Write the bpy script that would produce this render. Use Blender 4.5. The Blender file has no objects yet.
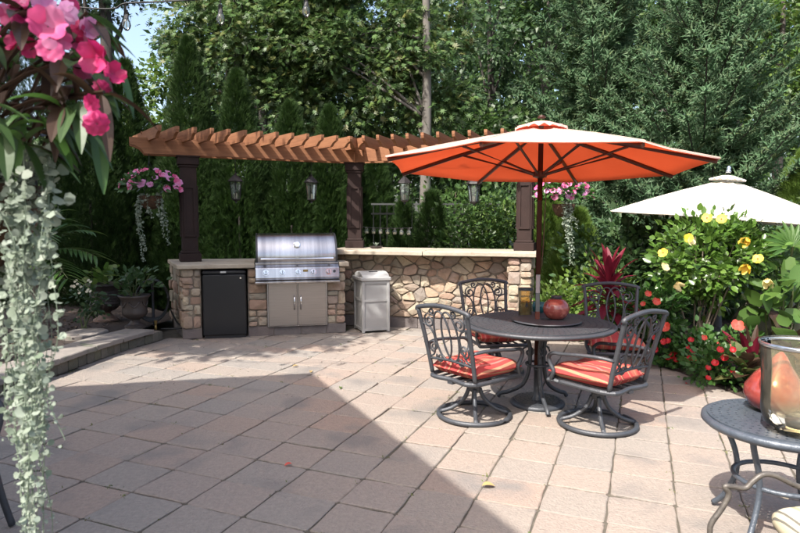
import bpy, math, random
import numpy as np
from mathutils import Vector, Matrix

# ------------------------------------------------------------------ camera, sky, sun, exposure
sc = bpy.context.scene
COL = sc.collection
F, H, YH = 600.0, 1.5, 219.5                      # focal length in photo pixels, eye height, horizon row
TH = math.atan((266.5 - YH) / F)
cam_d = bpy.data.cameras.new('camera'); cam = bpy.data.objects.new('camera', cam_d); COL.objects.link(cam)
cam.location = (0, 0, H); cam.rotation_euler = (math.pi / 2 - TH, 0, 0)
cam_d.sensor_width = 36; cam_d.lens = 27; cam_d.clip_start = .05; cam_d.clip_end = 500
cam_d.dof.use_dof = True; cam_d.dof.focus_distance = 5.6; cam_d.dof.aperture_fstop = 8
sc.camera = cam

SUN = Vector((.45, .64, -1.0)).normalized()       # the way the light travels
EL = math.asin(-SUN.z)
w = bpy.data.worlds.new('World'); sc.world = w; w.use_nodes = True
nt = w.node_tree
sky = nt.nodes.new('ShaderNodeTexSky'); sky.sky_type = 'NISHITA'; sky.sun_disc = False
sky.sun_elevation = EL; sky.sun_rotation = math.atan2(-SUN.x, -SUN.y); sky.air_density = 1.0; sky.dust_density = 4.5; sky.ozone_density = .4
nt.links.new(sky.outputs[0], nt.nodes['Background'].inputs[0])
nt.nodes['Background'].inputs[1].default_value = .15
sl = bpy.data.lights.new('sun', 'SUN'); sl.energy = 3.7; sl.angle = math.radians(.5); sl.color = (1, .955, .89)
so = bpy.data.objects.new('sun', sl); COL.objects.link(so); so.location = (-6, -8, 14)
so.rotation_euler = SUN.to_track_quat('-Z', 'Y').to_euler()
vs = sc.view_settings
vs.view_transform = 'Standard'; vs.look = 'None'; vs.exposure = 1.42; vs.gamma = 1; vs.use_curve_mapping = False
sc.cycles.max_bounces = 7; sc.cycles.diffuse_bounces = 3; sc.cycles.glossy_bounces = 3
sc.cycles.transmission_bounces = 6; sc.cycles.transparent_max_bounces = 6
sc.cycles.caustics_reflective = False; sc.cycles.caustics_refractive = False
sc.cycles.sample_clamp_indirect = 6

# ------------------------------------------------------------------ photo pixel -> place
def ray(x, y):
    u = (x - 400) / F; v = -(y - 266.5) / F; c, s = math.cos(TH), math.sin(TH)
    return Vector((u, c + v * s, -s + v * c))
def G(x, y, z=0.0):                                # the point of a level plane under a pixel
    d = ray(x, y); t = (z - H) / d.z
    return Vector((0, 0, H)) + d * t
def P(x, y, Y):                                    # the point at depth Y under a pixel
    d = ray(x, y)
    return Vector((0, 0, H)) + d * (Y / d.y)

# ------------------------------------------------------------------ materials
MATS = {}
def lin(c):
    return tuple(((v / 255) / 12.92 if v <= 10 else ((v / 255 + .055) / 1.055) ** 2.4) for v in c)
def mat(name, col, rough=.6, metal=0, col2=None, scale=6, detail=4, bump=0, bscale=None, spec=.5, ramp=None, by=None,
        trans=0, stretch=None, wear=None, coat=0, pos=False):
    """procedural material; ramp/by: colours picked per object ('object') or per leaf ('island')"""
    m = bpy.data.materials.new(name); m.use_nodes = True; MATS[name] = m
    n, l = m.node_tree.nodes, m.node_tree.links
    b = n['Principled BSDF']; out = n['Material Output']
    b.inputs['Roughness'].default_value = rough; b.inputs['Metallic'].default_value = metal
    b.inputs['Specular IOR Level'].default_value = spec
    if coat: b.inputs['Coat Weight'].default_value = coat
    tc = n.new('ShaderNodeTexCoord'); src = tc.outputs['Object']
    if pos: src = n.new('ShaderNodeNewGeometry').outputs['Position']
    wsrc = src
    if stretch:
        mp = n.new('ShaderNodeMapping'); mp.inputs['Scale'].default_value = stretch
        l.new(src, mp.inputs[0]); src = mp.outputs[0]
    nz = n.new('ShaderNodeTexNoise'); nz.inputs['Scale'].default_value = scale; nz.inputs['Detail'].default_value = detail
    nz.inputs['Roughness'].default_value = .62
    l.new(src, nz.inputs['Vector'])
    if ramp:
        r = n.new('ShaderNodeValToRGB'); els = r.color_ramp.elements
        r.color_ramp.interpolation = 'LINEAR'
        while len(els) < len(ramp): els.new(.5)
        for i, c in enumerate(ramp):
            els[i].position = i / (len(ramp) - 1); els[i].color = (*c, 1)
        if by == 'object':
            oi = n.new('ShaderNodeObjectInfo'); l.new(oi.outputs['Random'], r.inputs[0])
        else:
            ge = n.new('ShaderNodeNewGeometry'); l.new(ge.outputs['Random Per Island'], r.inputs[0])
        base = r.outputs[0]
    else:
        rg = n.new('ShaderNodeRGB'); rg.outputs[0].default_value = (*col, 1); base = rg.outputs[0]
    cr = n.new('ShaderNodeMapRange'); cr.inputs[1].default_value = .3; cr.inputs[2].default_value = .7
    l.new(nz.outputs['Fac'], cr.inputs[0])
    mx = n.new('ShaderNodeMix'); mx.data_type = 'RGBA'
    l.new(cr.outputs[0], mx.inputs[0]); l.new(base, mx.inputs[6])
    if col2: mx.inputs[7].default_value = (*col2, 1)
    else:
        hs = n.new('ShaderNodeHueSaturation'); hs.inputs['Value'].default_value = .78; l.new(base, hs.inputs['Color'])
        l.new(hs.outputs[0], mx.inputs[7])
    colout = mx.outputs[2]
    if wear:                                        # (colour, scale, threshold): stains or lichen with a shape of their own
        n2 = n.new('ShaderNodeTexNoise'); n2.inputs['Scale'].default_value = wear[1]; n2.inputs['Detail'].default_value = 6
        l.new(wsrc, n2.inputs['Vector'])
        m2 = n.new('ShaderNodeMapRange'); m2.inputs[1].default_value = wear[2]; m2.inputs[2].default_value = wear[2] + .14
        l.new(n2.outputs['Fac'], m2.inputs[0])
        x2 = n.new('ShaderNodeMix'); x2.data_type = 'RGBA'; x2.inputs[7].default_value = (*wear[0], 1)
        l.new(m2.outputs[0], x2.inputs[0]); l.new(colout, x2.inputs[6]); colout = x2.outputs[2]
    l.new(colout, b.inputs['Base Color'])
    if bump:
        nb = n.new('ShaderNodeTexNoise'); nb.inputs['Scale'].default_value = bscale or scale * 5; nb.inputs['Detail'].default_value = 5
        l.new(src, nb.inputs['Vector'])
        bp = n.new('ShaderNodeBump'); bp.inputs['Strength'].default_value = bump; bp.inputs['Distance'].default_value = .01
        l.new(nb.outputs['Fac'], bp.inputs['Height']); l.new(bp.outputs[0], b.inputs['Normal'])
    if trans:
        tr = n.new('ShaderNodeBsdfTranslucent'); ms = n.new('ShaderNodeMixShader'); ms.inputs[0].default_value = trans
        l.new(colout, tr.inputs[0]); l.new(b.outputs[0], ms.inputs[1]); l.new(tr.outputs[0], ms.inputs[2])
        l.new(ms.outputs[0], out.inputs['Surface'])
    return m
def glassm(name, col, rough=.02, ior=1.45, alpha=None):
    m = bpy.data.materials.new(name); m.use_nodes = True; MATS[name] = m
    n, l = m.node_tree.nodes, m.node_tree.links
    n.remove(n['Principled BSDF'])
    g = n.new('ShaderNodeBsdfGlossy'); g.inputs['Roughness'].default_value = rough
    t = n.new('ShaderNodeBsdfTransparent'); t.inputs[0].default_value = (*col, 1)
    d = n.new('ShaderNodeBsdfDiffuse'); d.inputs[0].default_value = (*col, 1)
    f = n.new('ShaderNodeFresnel'); f.inputs[0].default_value = ior
    nz = n.new('ShaderNodeTexNoise'); nz.inputs['Scale'].default_value = 9; nz.inputs['Detail'].default_value = 6
    tc = n.new('ShaderNodeTexCoord'); l.new(tc.outputs['Object'], nz.inputs['Vector'])
    mr = n.new('ShaderNodeMapRange'); mr.inputs[1].default_value = .3; mr.inputs[2].default_value = .75
    mr.inputs[3].default_value = .02; mr.inputs[4].default_value = alpha or .1
    l.new(nz.outputs['Fac'], mr.inputs[0])
    m1 = n.new('ShaderNodeMixShader'); l.new(mr.outputs[0], m1.inputs[0]); l.new(t.outputs[0], m1.inputs[1]); l.new(d.outputs[0], m1.inputs[2])
    m2 = n.new('ShaderNodeMixShader'); l.new(f.outputs[0], m2.inputs[0]); l.new(m1.outputs[0], m2.inputs[1]); l.new(g.outputs[0], m2.inputs[2])
    l.new(m2.outputs[0], n['Material Output'].inputs['Surface'])
    return m
def leafm(name, ramp, trans=.3, rough=.45, spec=.4):
    return mat(name, ramp[0], rough, ramp=ramp, by='island', scale=.8, detail=2, trans=trans, spec=spec)

mat('paver', (.3, .24, .2), .88, ramp=[(.285, .232, .195), (.275, .235, .20), (.25, .226, .20), (.28, .234, .196), (.24, .222, .20), (.29, .24, .20), (.265, .23, .20), (.30, .23, .186), (.275, .236, .20), (.255, .228, .20)],
    by='object', scale=38, detail=6, bump=.8, bscale=75, wear=((.17, .155, .142), 1.7, .54), spec=.25, pos=True)
mat('joint', (.105, .09, .07), .95, col2=(.06, .055, .04), scale=14, bump=.6, wear=((.04, .06, .02), 3, .6))
mat('moss', (.09, .13, .03), .9, ramp=[(.05, .08, .02), (.13, .17, .04), (.16, .15, .05)], by='island')
mat('mulch', (.045, .03, .022), .95, col2=(.02, .014, .011), scale=40, bump=1, bscale=90, wear=((.1, .075, .05), 25, .64))
mat('mulch_chip', (.05, .03, .02), .95, ramp=[(.03, .02, .015), (.07, .045, .03), (.12, .085, .06)], by='island')
mat('ground', (.05, .05, .025), .95, col2=(.03, .035, .015), scale=1.2, bump=.8, bscale=12)
mat('fieldstone', (.4, .3, .2), .85, ramp=[(.40, .32, .23), (.30, .20, .15), (.36, .335, .25), (.42, .30, .215), (.23, .165, .13), (.41, .37, .28), (.34, .225, .175), (.27, .25, .20), (.45, .37, .265), (.25, .22, .19), (.36, .25, .20)],
    by='object', scale=11, detail=7, bump=1, bscale=22, wear=((.22, .155, .11), 8, .55), spec=.2)
mat('mortar', (.235, .195, .155), .95, col2=(.16, .135, .105), scale=20, bump=.6)
mat('base_block', (.15, .13, .12), .9, ramp=[(.19, .165, .155), (.135, .12, .118), (.165, .135, .125)], by='object', scale=9, bump=.7, bscale=40)
mat('sandstone', (.38, .335, .265), .8, col2=(.27, .23, .18), scale=5, bump=.55, bscale=30, wear=((.25, .2, .15), 9, .6), spec=.25)
mat('bluestone', (.24, .21, .18), .85, col2=(.17, .15, .135), scale=6, bump=.5, bscale=35, wear=((.10, .11, .07), 5, .58))
mat('wall_block', (.14, .12, .09), .9, ramp=[(.15, .13, .1), (.1, .09, .07), (.13, .12, .08)], by='object', scale=8, bump=.9, bscale=30)
mat('cedar', (.27, .125, .062), .7, col2=(.18, .075, .036), scale=3, stretch=(1, 1, 14), bump=.25, bscale=25, spec=.3)
mat('post_brown', (.032, .0185, .016), .7, col2=(.021, .0125, .011), scale=4, bump=.12, bscale=60, spec=.2)
mat('steel', (.52, .52, .53), .27, 1, col2=(.24, .24, .26), scale=.9, stretch=(7, .5, .5), detail=3)  # dark vertical streaks in the colour stand in for reflections on the hood
mat('steel_door', (.36, .325, .30), .38, 1, col2=(.29, .265, .25), scale=3, stretch=(1, 1, 50), bump=.05, bscale=9)
mat('dark_steel', (.05, .05, .055), .4, .6)
mat('chrome', (.8, .8, .82), .12, 1)
mat('fridge_black', (.008, .009, .012), .3, col2=(.006, .007, .010), bump=.05, bscale=200)
mat('badge', (.55, .57, .6), .3, .8)
mat('resin', (.31, .31, .305), .55, col2=(.265, .265, .26), scale=3, bump=.06, bscale=80)
mat('iron', (.040, .044, .052), .5, .25, col2=(.058, .062, .07), scale=11, bump=.25, bscale=90, spec=.6)
mat('iron_blue', (.055, .068, .088), .42, .25, col2=(.078, .092, .112), scale=14, bump=.3, bscale=70, spec=.6)
mat('bronze_arm', (.060, .053, .047), .5, .3, col2=(.11, .098, .085), scale=20, bump=.2)
mat('pole_wood', (.075, .022, .012), .45, col2=(.05, .015, .009), scale=5, stretch=(1, 1, .1), spec=.5)
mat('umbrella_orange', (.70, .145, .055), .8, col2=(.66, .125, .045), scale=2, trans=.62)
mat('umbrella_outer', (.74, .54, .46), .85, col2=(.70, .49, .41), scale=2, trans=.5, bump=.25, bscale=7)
mat('umbrella_white', (.72, .68, .60), .85, col2=(.66, .62, .54), scale=2, trans=.3, bump=.25, bscale=7)
mat('vent_red', (.75, .10, .04), .8, trans=.3)
mat('urn', (.055, .042, .036), .5, col2=(.035, .028, .026), scale=10, bump=.3, spec=.5)
mat('urn_foot', (.20, .13, .1), .8, col2=(.1, .07, .06), scale=12)
mat('coir', (.085, .042, .02), .95, col2=(.045, .024, .012), scale=30, bump=1, bscale=80)
mat('hose', (.012, .013, .013), .5)
mat('brass', (.35, .25, .1), .35, .9)
mat('lantern_metal', (.030, .027, .028), .45, .4)
mat('wire', (.012, .012, .014), .6)
mat('bulb_socket', (.015, .015, .016), .5)
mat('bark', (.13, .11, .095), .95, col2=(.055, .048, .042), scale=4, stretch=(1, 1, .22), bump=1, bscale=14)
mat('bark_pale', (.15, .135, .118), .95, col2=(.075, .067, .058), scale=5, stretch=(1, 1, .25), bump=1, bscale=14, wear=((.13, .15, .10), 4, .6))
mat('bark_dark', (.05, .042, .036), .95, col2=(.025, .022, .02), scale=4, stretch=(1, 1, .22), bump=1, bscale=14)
mat('stem', (.09, .11, .04), .7)
mat('stem_wood', (.16, .13, .09), .85, col2=(.1, .08, .06), scale=20)
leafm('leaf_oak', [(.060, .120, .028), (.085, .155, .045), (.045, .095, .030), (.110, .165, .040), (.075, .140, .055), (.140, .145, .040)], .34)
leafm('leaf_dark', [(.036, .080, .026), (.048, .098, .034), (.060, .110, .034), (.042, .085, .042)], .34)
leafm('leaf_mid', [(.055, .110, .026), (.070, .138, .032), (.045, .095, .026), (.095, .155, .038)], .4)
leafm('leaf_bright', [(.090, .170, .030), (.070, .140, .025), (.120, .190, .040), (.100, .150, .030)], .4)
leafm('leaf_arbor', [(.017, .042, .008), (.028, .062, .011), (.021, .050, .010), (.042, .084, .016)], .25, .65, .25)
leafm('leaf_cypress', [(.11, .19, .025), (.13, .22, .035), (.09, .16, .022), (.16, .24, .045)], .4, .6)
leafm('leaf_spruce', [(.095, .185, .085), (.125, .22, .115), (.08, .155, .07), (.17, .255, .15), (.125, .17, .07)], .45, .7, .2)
leafm('leaf_hibiscus', [(.085, .175, .025), (.115, .215, .035), (.065, .140, .022), (.145, .245, .050)], .36, .32, .55)
leafm('leaf_impatiens', [(.030, .085, .016), (.045, .115, .024), (.060, .130, .028), (.030, .075, .020)], .32, .38)
leafm('leaf_palm', [(.05, .12, .02), (.075, .15, .03), (.04, .10, .02), (.11, .17, .04)], .35, .35)
leafm('leaf_silver', [(.28, .33, .26), (.36, .42, .34), (.20, .26, .18), (.44, .48, .40)], .4, .6)
leafm('leaf_tropical', [(.075, .15, .03), (.10, .18, .04), (.06, .13, .03)], .4, .3)
leafm('leaf_bronze', [(.050, .018, .018), (.034, .034, .018), (.070, .024, .022), (.03, .048, .016), (.04, .065, .022)], .3, .4, .35)
leafm('leaf_tan', [(.38, .26, .10), (.42, .30, .13)], .2, .6)
leafm('leaf_red', [(.16, .010, .024), (.09, .008, .018), (.22, .016, .036), (.06, .007, .014), (.26, .05, .085)], .35, .5, .25)
leafm('leaf_olive', [(.13, .13, .045), (.16, .15, .06), (.09, .10, .035), (.10, .06, .035)], .3, .4)
leafm('petal_pink', [(.70, .10, .28), (.76, .19, .40), (.64, .07, .22), (.80, .30, .50)], .35, .5)
leafm('petal_magenta', [(.60, .030, .15), (.68, .06, .22), (.52, .02, .13)], .35, .5)
leafm('petal_lilac', [(.82, .42, .66), (.74, .30, .58)], .35, .5)
leafm('petal_yellow', [(.85, .55, .04), (.88, .62, .10), (.82, .48, .04)], .35, .5)
leafm('petal_cream', [(.85, .74, .38), (.82, .66, .28)], .35, .5)
leafm('petal_red', [(.42, .010, .014), (.52, .016, .02), (.34, .008, .018)], .3, .5)
leafm('petal_coral', [(.66, .075, .045), (.62, .11, .08), (.68, .06, .03)], .3, .5)
mat('flower_eye', (.45, .02, .02), .6)
mat('rock', (.13, .12, .09), .95, col2=(.07, .075, .05), scale=3, bump=1, bscale=9, wear=((.08, .10, .05), 4, .52))
mat('pot_red', (.27, .065, .050), .25, col2=(.18, .035, .03), scale=18, detail=3, coat=.4, wear=((.45, .16, .12), 14, .55))
mat('glass_red', (.27, .05, .04), .2, col2=(.17, .025, .022), scale=25, coat=.5, wear=((.40, .13, .10), 22, .58))
glassm('amber_glass', (.75, .60, .30), .05, 1.5, .55)
glassm('clear_glass', (.93, .95, .93), .03, 1.45, .06)
glassm('hurricane_glass', (.88, .83, .66), .03, 1.36, .10)
glassm('lantern_glass', (.80, .83, .80), .08, 1.45, .12)
mat('silver_rim', (.55, .58, .62), .2, .9)
mat('teal', (.02, .13, .15), .35)
mat('wax', (.75, .68, .5), .5)
mat('siding', (.55, .52, .46), .8, col2=(.5, .47, .42), scale=2)
mat('roof', (.07, .065, .06), .95, col2=(.1, .09, .085), scale=8, bump=.8)
mat('fence_black', (.012, .013, .013), .9, spec=.1)
mat('fence_rail', (.045, .048, .048), .8)
mat('seam', (.55, .42, .36), .9)
mat('seam_white', (.50, .47, .41), .9)
mat('jar_lid', (.10, .10, .09), .4, .7)

def stripes(name, seq, width):
    """woven stripes across the object's X axis, colours in sequence"""
    m = bpy.data.materials.new(name); m.use_nodes = True; MATS[name] = m
    n, l = m.node_tree.nodes, m.node_tree.links; b = n['Principled BSDF']; b.inputs['Roughness'].default_value = .85
    b.inputs['Specular IOR Level'].default_value = .2
    tc = n.new('ShaderNodeTexCoord'); sx = n.new('ShaderNodeSeparateXYZ'); l.new(tc.outputs['Object'], sx.inputs[0])
    d = n.new('ShaderNodeMath'); d.operation = 'DIVIDE'; d.inputs[1].default_value = width; l.new(sx.outputs[0], d.inputs[0])
    fr = n.new('ShaderNodeMath'); fr.operation = 'FRACT'; l.new(d.outputs[0], fr.inputs[0])
    r = n.new('ShaderNodeValToRGB'); r.color_ramp.interpolation = 'CONSTANT'; els = r.color_ramp.elements
    while len(els) < len(seq): els.new(.5)
    for i, (p, c) in enumerate(seq): els[i].position = p; els[i].color = (*c, 1)
    l.new(fr.outputs[0], r.inputs[0])
    nz = n.new('ShaderNodeTexNoise'); nz.inputs['Scale'].default_value = 220
    bp = n.new('ShaderNodeBump'); bp.inputs['Strength'].default_value = .3; bp.inputs['Distance'].default_value = .003
    l.new(tc.outputs['Object'], nz.inputs['Vector']); l.new(nz.outputs['Fac'], bp.inputs['Height']); l.new(bp.outputs[0], b.inputs['Normal'])
    l.new(r.outputs[0], b.inputs['Base Color'])
    return m
RD, GD, OR, PK, BR = (.36, .052, .048), (.41, .20, .12), (.40, .105, .075), (.44, .14, .12), (.20, .045, .035)
stripes('cushion_red', [(0, RD), (.16, GD), (.20, RD), (.30, OR), (.42, GD), (.45, OR), (.52, RD), (.64, PK), (.70, RD), (.80, GD), (.84, BR), (.88, RD)], .27)
stripes('cushion_cream', [(0, (.44, .39, .27)), (.30, (.13, .12, .10)), (.335, (.44, .39, .27)), (.44, (.13, .12, .10)), (.50, (.47, .42, .31)), (.78, (.29, .28, .18)), (.88, (.44, .39, .27))], .16)

# ------------------------------------------------------------------ mesh helpers
def root_of(o):
    while o.parent: o = o.parent
    return o
def link(name, me, parent=None, kind=None):
    o = bpy.data.objects.new(name, me); COL.objects.link(o)
    if parent: o.parent = parent
    if kind: o['kind'] = kind
    return o
def thing(name, label, cat, loc=(0, 0, 0), rz=0, group=None):
    o = bpy.data.objects.new(name, None); COL.objects.link(o)
    o.location = loc; o.rotation_euler = (0, 0, rz); o['label'] = label; o['category'] = cat
    if group: o['group'] = group
    o.empty_display_size = .1
    return o
def tag(o, label, cat, group=None):
    o['label'] = label; o['category'] = cat
    if group: o['group'] = group
    return o
def copy_tree(o, parent=None):
    c = o.copy(); COL.objects.link(c); c.parent = parent
    for ch in list(o.children): copy_tree(ch, c)
    return c
def frame_of(d, up=Vector((0, 0, 1))):
    d = Vector(d).normalized()
    if abs(d.dot(up)) > .98: up = Vector((0, 1, 0))
    x = d.cross(up).normalized(); y = x.cross(d).normalized()
    return x, y, d
class MB:
    def __init__(s): s.v = []; s.f = []
    def box(s, c, size, rz=0, M=None):
        hx, hy, hz = size[0] / 2, size[1] / 2, size[2] / 2; c = Vector(c); k = len(s.v)
        R = M if M is not None else Matrix.Rotation(rz, 3, 'Z')
        for dx in (-1, 1):
            for dy in (-1, 1):
                for dz in (-1, 1): s.v.append(c + R @ Vector((dx * hx, dy * hy, dz * hz)))
        for q in ((0, 1, 3, 2), (4, 6, 7, 5), (0, 4, 5, 1), (2, 3, 7, 6), (0, 2, 6, 4), (1, 5, 7, 3)): s.f.append([k + i for i in q])
        return s
    def rbox(s, c, size, bev=.01, rz=0, M=None):
        """box with chamfered edges"""
        c = Vector(c); R = M if M is not None else Matrix.Rotation(rz, 3, 'Z')
        hx, hy, hz = [a / 2 for a in size]; b = min(bev, hx * .9, hy * .9, hz * .9); k = len(s.v)
        outl = lambda ax, ay: [(-ax + b, -ay), (ax - b, -ay), (ax, -ay + b), (ax, ay - b), (ax - b, ay), (-ax + b, ay), (-ax, ay - b), (-ax, -ay + b)]
        rings = [(outl(hx - b, hy - b), -hz), (outl(hx, hy), -hz + b), (outl(hx, hy), hz - b), (outl(hx - b, hy - b), hz)]
        if hx - b < b or hy - b < b:
            rings = [(outl(hx, hy), -hz), (outl(hx, hy), hz)]
        for o, z in rings:
            for x, y in o: s.v.append(c + R @ Vector((x, y, z)))
        n = 8
        for r in range(len(rings) - 1):
            for i in range(n): s.f.append([k + r * n + i, k + r * n + (i + 1) % n, k + (r + 1) * n + (i + 1) % n, k + (r + 1) * n + i])
        s.f.append([k + i for i in range(n)][::-1]); s.f.append([k + (len(rings) - 1) * n + i for i in range(n)])
        return s
    def tube(s, pts, r, sides=6, closed=False, cap=True, flat=1.0):
        pts = [Vector(p) for p in pts]; n = len(pts); k = len(s.v)
        rs = r if hasattr(r, '__len__') else [r] * n
        px = None
        for i in range(n):
            if closed: d = pts[(i + 1) % n] - pts[i - 1]
            else: d = pts[min(i + 1, n - 1)] - pts[max(i - 1, 0)]
            d = d.normalized() if d.length > 1e-9 else Vector((0, 0, 1))
            if px is None: x, y, _ = frame_of(d)
            else:
                x = (px - d * px.dot(d))
                x = x.normalized() if x.length > 1e-6 else frame_of(d)[0]
                y = d.cross(x)
            px = x
            for j in range(sides):
                a = 2 * math.pi * j / sides
                s.v.append(pts[i] + (x * math.cos(a) + y * math.sin(a) * flat) * rs[i])
        m = n if closed else n - 1
        for i in range(m):
            i2 = (i + 1) % n
            for j in range(sides):
                j2 = (j + 1) % sides
                s.f.append([k + i * sides + j, k + i * sides + j2, k + i2 * sides + j2, k + i2 * sides + j])
        if cap and not closed:
            s.f.append([k + j for j in range(sides)][::-1]); s.f.append([k + (n - 1) * sides + j for j in range(sides)])
        return s
    def lathe(s, prof, seg=24, c=(0, 0, 0), flute=None):
        """prof: (r, z) from bottom to top"""
        c = Vector(c); k = len(s.v); n = len(prof)
        for i, (r, z) in enumerate(prof):
            for j in range(seg):
                a = 2 * math.pi * j / seg; rr = r
                if flute and flute[0] <= i <= flute[1]: rr = r * (1 + flute[2] * (1 if j % 2 else -1))
                s.v.append(c + Vector((rr * math.cos(a), rr * math.sin(a), z)))
        for i in range(n - 1):
            for j in range(seg):
                j2 = (j + 1) % seg
                s.f.append([k + i * seg + j, k + i * seg + j2, k + (i + 1) * seg + j2, k + (i + 1) * seg + j])
        if prof[0][0] > 1e-4: s.f.append([k + j for j in range(seg)][::-1])
        if prof[-1][0] > 1e-4: s.f.append([k + (n - 1) * seg + j for j in range(seg)])
        return s
    def prism(s, poly, z0, z1, bev=0):
        """poly: (x, y) counter-clockwise"""
        k = len(s.v); n = len(poly); cx = sum(p[0] for p in poly) / n; cy = sum(p[1] for p in poly) / n
        rings = [(z0, 0), (z1, 0)] if not bev else [(z0, bev), (z0 + bev, 0), (z1 - bev, 0), (z1, bev)]
        for z, ins in rings:
            for x, y in poly:
                d = math.hypot(x - cx, y - cy) or 1; q = 1 - ins / d
                s.v.append(Vector((cx + (x - cx) * q, cy + (y - cy) * q, z)))
        for r in range(len(rings) - 1):
            for i in range(n): s.f.append([k + r * n + i, k + r * n + (i + 1) % n, k + (r + 1) * n + (i + 1) % n, k + (r + 1) * n + i])
        s.f.append([k + i for i in range(n)][::-1]); s.f.append([k + (len(rings) - 1) * n + i for i in range(n)])
        return s
    def extrude(s, prof, x0, x1, O=Vector((0, 0, 0)), ex=Vector((1, 0, 0)), ey=Vector((0, 1, 0))):
        """profile (y, z) swept along ex from x0 to x1"""
        k = len(s.v); n = len(prof); ez = Vector((0, 0, 1))
        for x in (x0, x1):
            for y, z in prof: s.v.append(O + ex * x + ey * y + ez * z)
        for i in range(n): s.f.append([k + i, k + (i + 1) % n, k + n + (i + 1) % n, k + n + i])
        s.f.append([k + i for i in range(n)][::-1]); s.f.append([k + n + i for i in range(n)])
        return s
    def blade(s, base, d, L, wd, droop=.3, fold=.15, n=6, side=None, tip=1.0, wave=0):
        """a leaf: strip with a midrib fold, arching under its own weight"""
        base = Vector(base); d = Vector(d).normalized(); k = len(s.v)
        sd = side or d.cross(Vector((0, 0, 1)))
        sd = Vector(sd).normalized() if Vector(sd).length > 1e-4 else Vector((1, 0, 0))
        prev = base
        for i in range(n + 1):
            t = i / n
            p = base + d * (L * t) + Vector((0, 0, -droop * L * t * t))
            tg = (p - prev) if i else d
            nn = sd.cross(tg).normalized() if tg.length > 1e-6 else Vector((0, 0, 1))
            if nn.z < 0: nn = -nn
            wv = wd * .5 * (math.sin(math.pi * min(1, (t * .93 + .07)) ** tip)) ** .75 if 0 < t < 1 else wd * .04
            off = wave * wd * math.sin(t * 14)
            s.v += [p - sd * wv + nn * (fold * wv + off), p, p + sd * wv + nn * (fold * wv - off)]
            prev = p
        for i in range(n):
            a = k + 3 * i
            s.f += [[a, a + 1, a + 4, a + 3], [a + 1, a + 2, a + 5, a + 4]]
        return s
    def build(s, name, m, parent=None, world=False, smooth=False, kind=None, bevel=0, subsurf=0, solid=0, sharp=0):
        off = root_of(parent).location if (world and parent) else Vector((0, 0, 0))
        me = bpy.data.meshes.new(name); me.from_pydata([tuple(Vector(p) - off) for p in s.v], [], s.f)
        me.materials.append(MATS[m]); me.validate()
        if smooth: me.shade_smooth()
        if sharp: me.shade_smooth(); me.set_sharp_from_angle(angle=sharp)
        o = link(name, me, parent, kind)
        if solid:
            md = o.modifiers.new('solid', 'SOLIDIFY'); md.thickness = solid; md.offset = -1
        if bevel:
            md = o.modifiers.new('bevel', 'BEVEL'); md.width = bevel; md.segments = 2; md.limit_method = 'ANGLE'; md.angle_limit = .6
        if subsurf:
            md = o.modifiers.new('sub', 'SUBSURF'); md.levels = subsurf; md.render_levels = subsurf
        return o
def smooth_path(pts, n=8, closed=False):
    """Catmull-Rom through pts"""
    P_ = [Vector(p) for p in pts]; out = []; m = len(P_)
    rng_ = range(m if closed else m - 1)
    for i in rng_:
        p0 = P_[(i - 1) % m] if closed or i > 0 else P_[0]; p1 = P_[i]; p2 = P_[(i + 1) % m]
        p3 = P_[(i + 2) % m] if closed or i + 2 < m else P_[-1]
        for j in range(n):
            t = j / n
            out.append(.5 * ((2 * p1) + (p2 - p0) * t + (2 * p0 - 5 * p1 + 4 * p2 - p3) * t * t + (3 * p1 - p0 - 3 * p2 + p3) * t ** 3))
    if not closed: out.append(P_[-1])
    return out

# leaf templates: x across, y along, z out of the leaf
def T(v, f): return np.array(v, float), np.array(f, int)
T_LEAF = T([(0, 0, 0), (.5, .42, .12), (0, 1, 0), (-.5, .42, .12)], [(0, 1, 2), (0, 2, 3)])
T_OVAL = T([(0, 0, 0), (.40, .25, .1), (.44, .6, .1), (0, 1, -.06), (-.44, .6, .1), (-.40, .25, .1)], [(0, 1, 2), (0, 2, 3), (0, 3, 4), (0, 4, 5)])
T_ROUND = T([(0, 0, 0), (.45, .1, .06), (.55, .55, .1), (.25, 1, 0), (-.25, 1, 0), (-.55, .55, .1), (-.45, .1, .06)], [(0, 1, 2), (0, 2, 3), (0, 3, 4), (0, 4, 5), (0, 5, 6)])
T_OAK = T([(0, 0, 0), (0, .3, 0), (0, .55, 0), (0, .78, 0), (0, 1, -.05), (.42, .38, .08), (.58, .78, .1), (.3, .98, .04), (-.42, .38, .08), (-.58, .78, .1), (-.3, .98, .04)],
          [(0, 5, 1), (1, 6, 2), (2, 7, 3), (0, 1, 8), (1, 2, 9), (2, 3, 10), (2, 4, 3), (1, 5, 2), (1, 2, 8)])
T_SPRAY = T([(0, 0, 0), (.06, .4, 0), (0, 1, .08), (-.06, .4, 0), (.5, .72, -.05), (.30, .3, 0), (-.5, .72, -.05), (-.30, .3, 0), (.28, .92, .03), (-.28, .92, .03)],
            [(0, 1, 2), (0, 2, 3), (0, 5, 4), (0, 6, 7), (0, 1, 8), (0, 9, 3)])
def _tuft():
    v = []; f = []
    for i in range(11):
        a = i * 2.4; y0 = -.02 + .80 * i / 11; cx, cz = math.cos(a), math.sin(a); k = len(v); w_ = .07
        v += [(w_ * cz, y0, -w_ * cx), (-w_ * cz, y0 + .05, w_ * cx), (cx * .42, y0 + .22, cz * .42)]; f.append((k, k + 1, k + 2))
    k = len(v); v += [(.16, .0, 0), (-.16, .0, 0), (0, 1.15, .0), (0, .0, .16), (0, .0, -.16)]
    f += [(k, k + 1, k + 2), (k + 3, k + 4, k + 2)]
    return T(v, f)
T_TUFT = _tuft()
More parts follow.
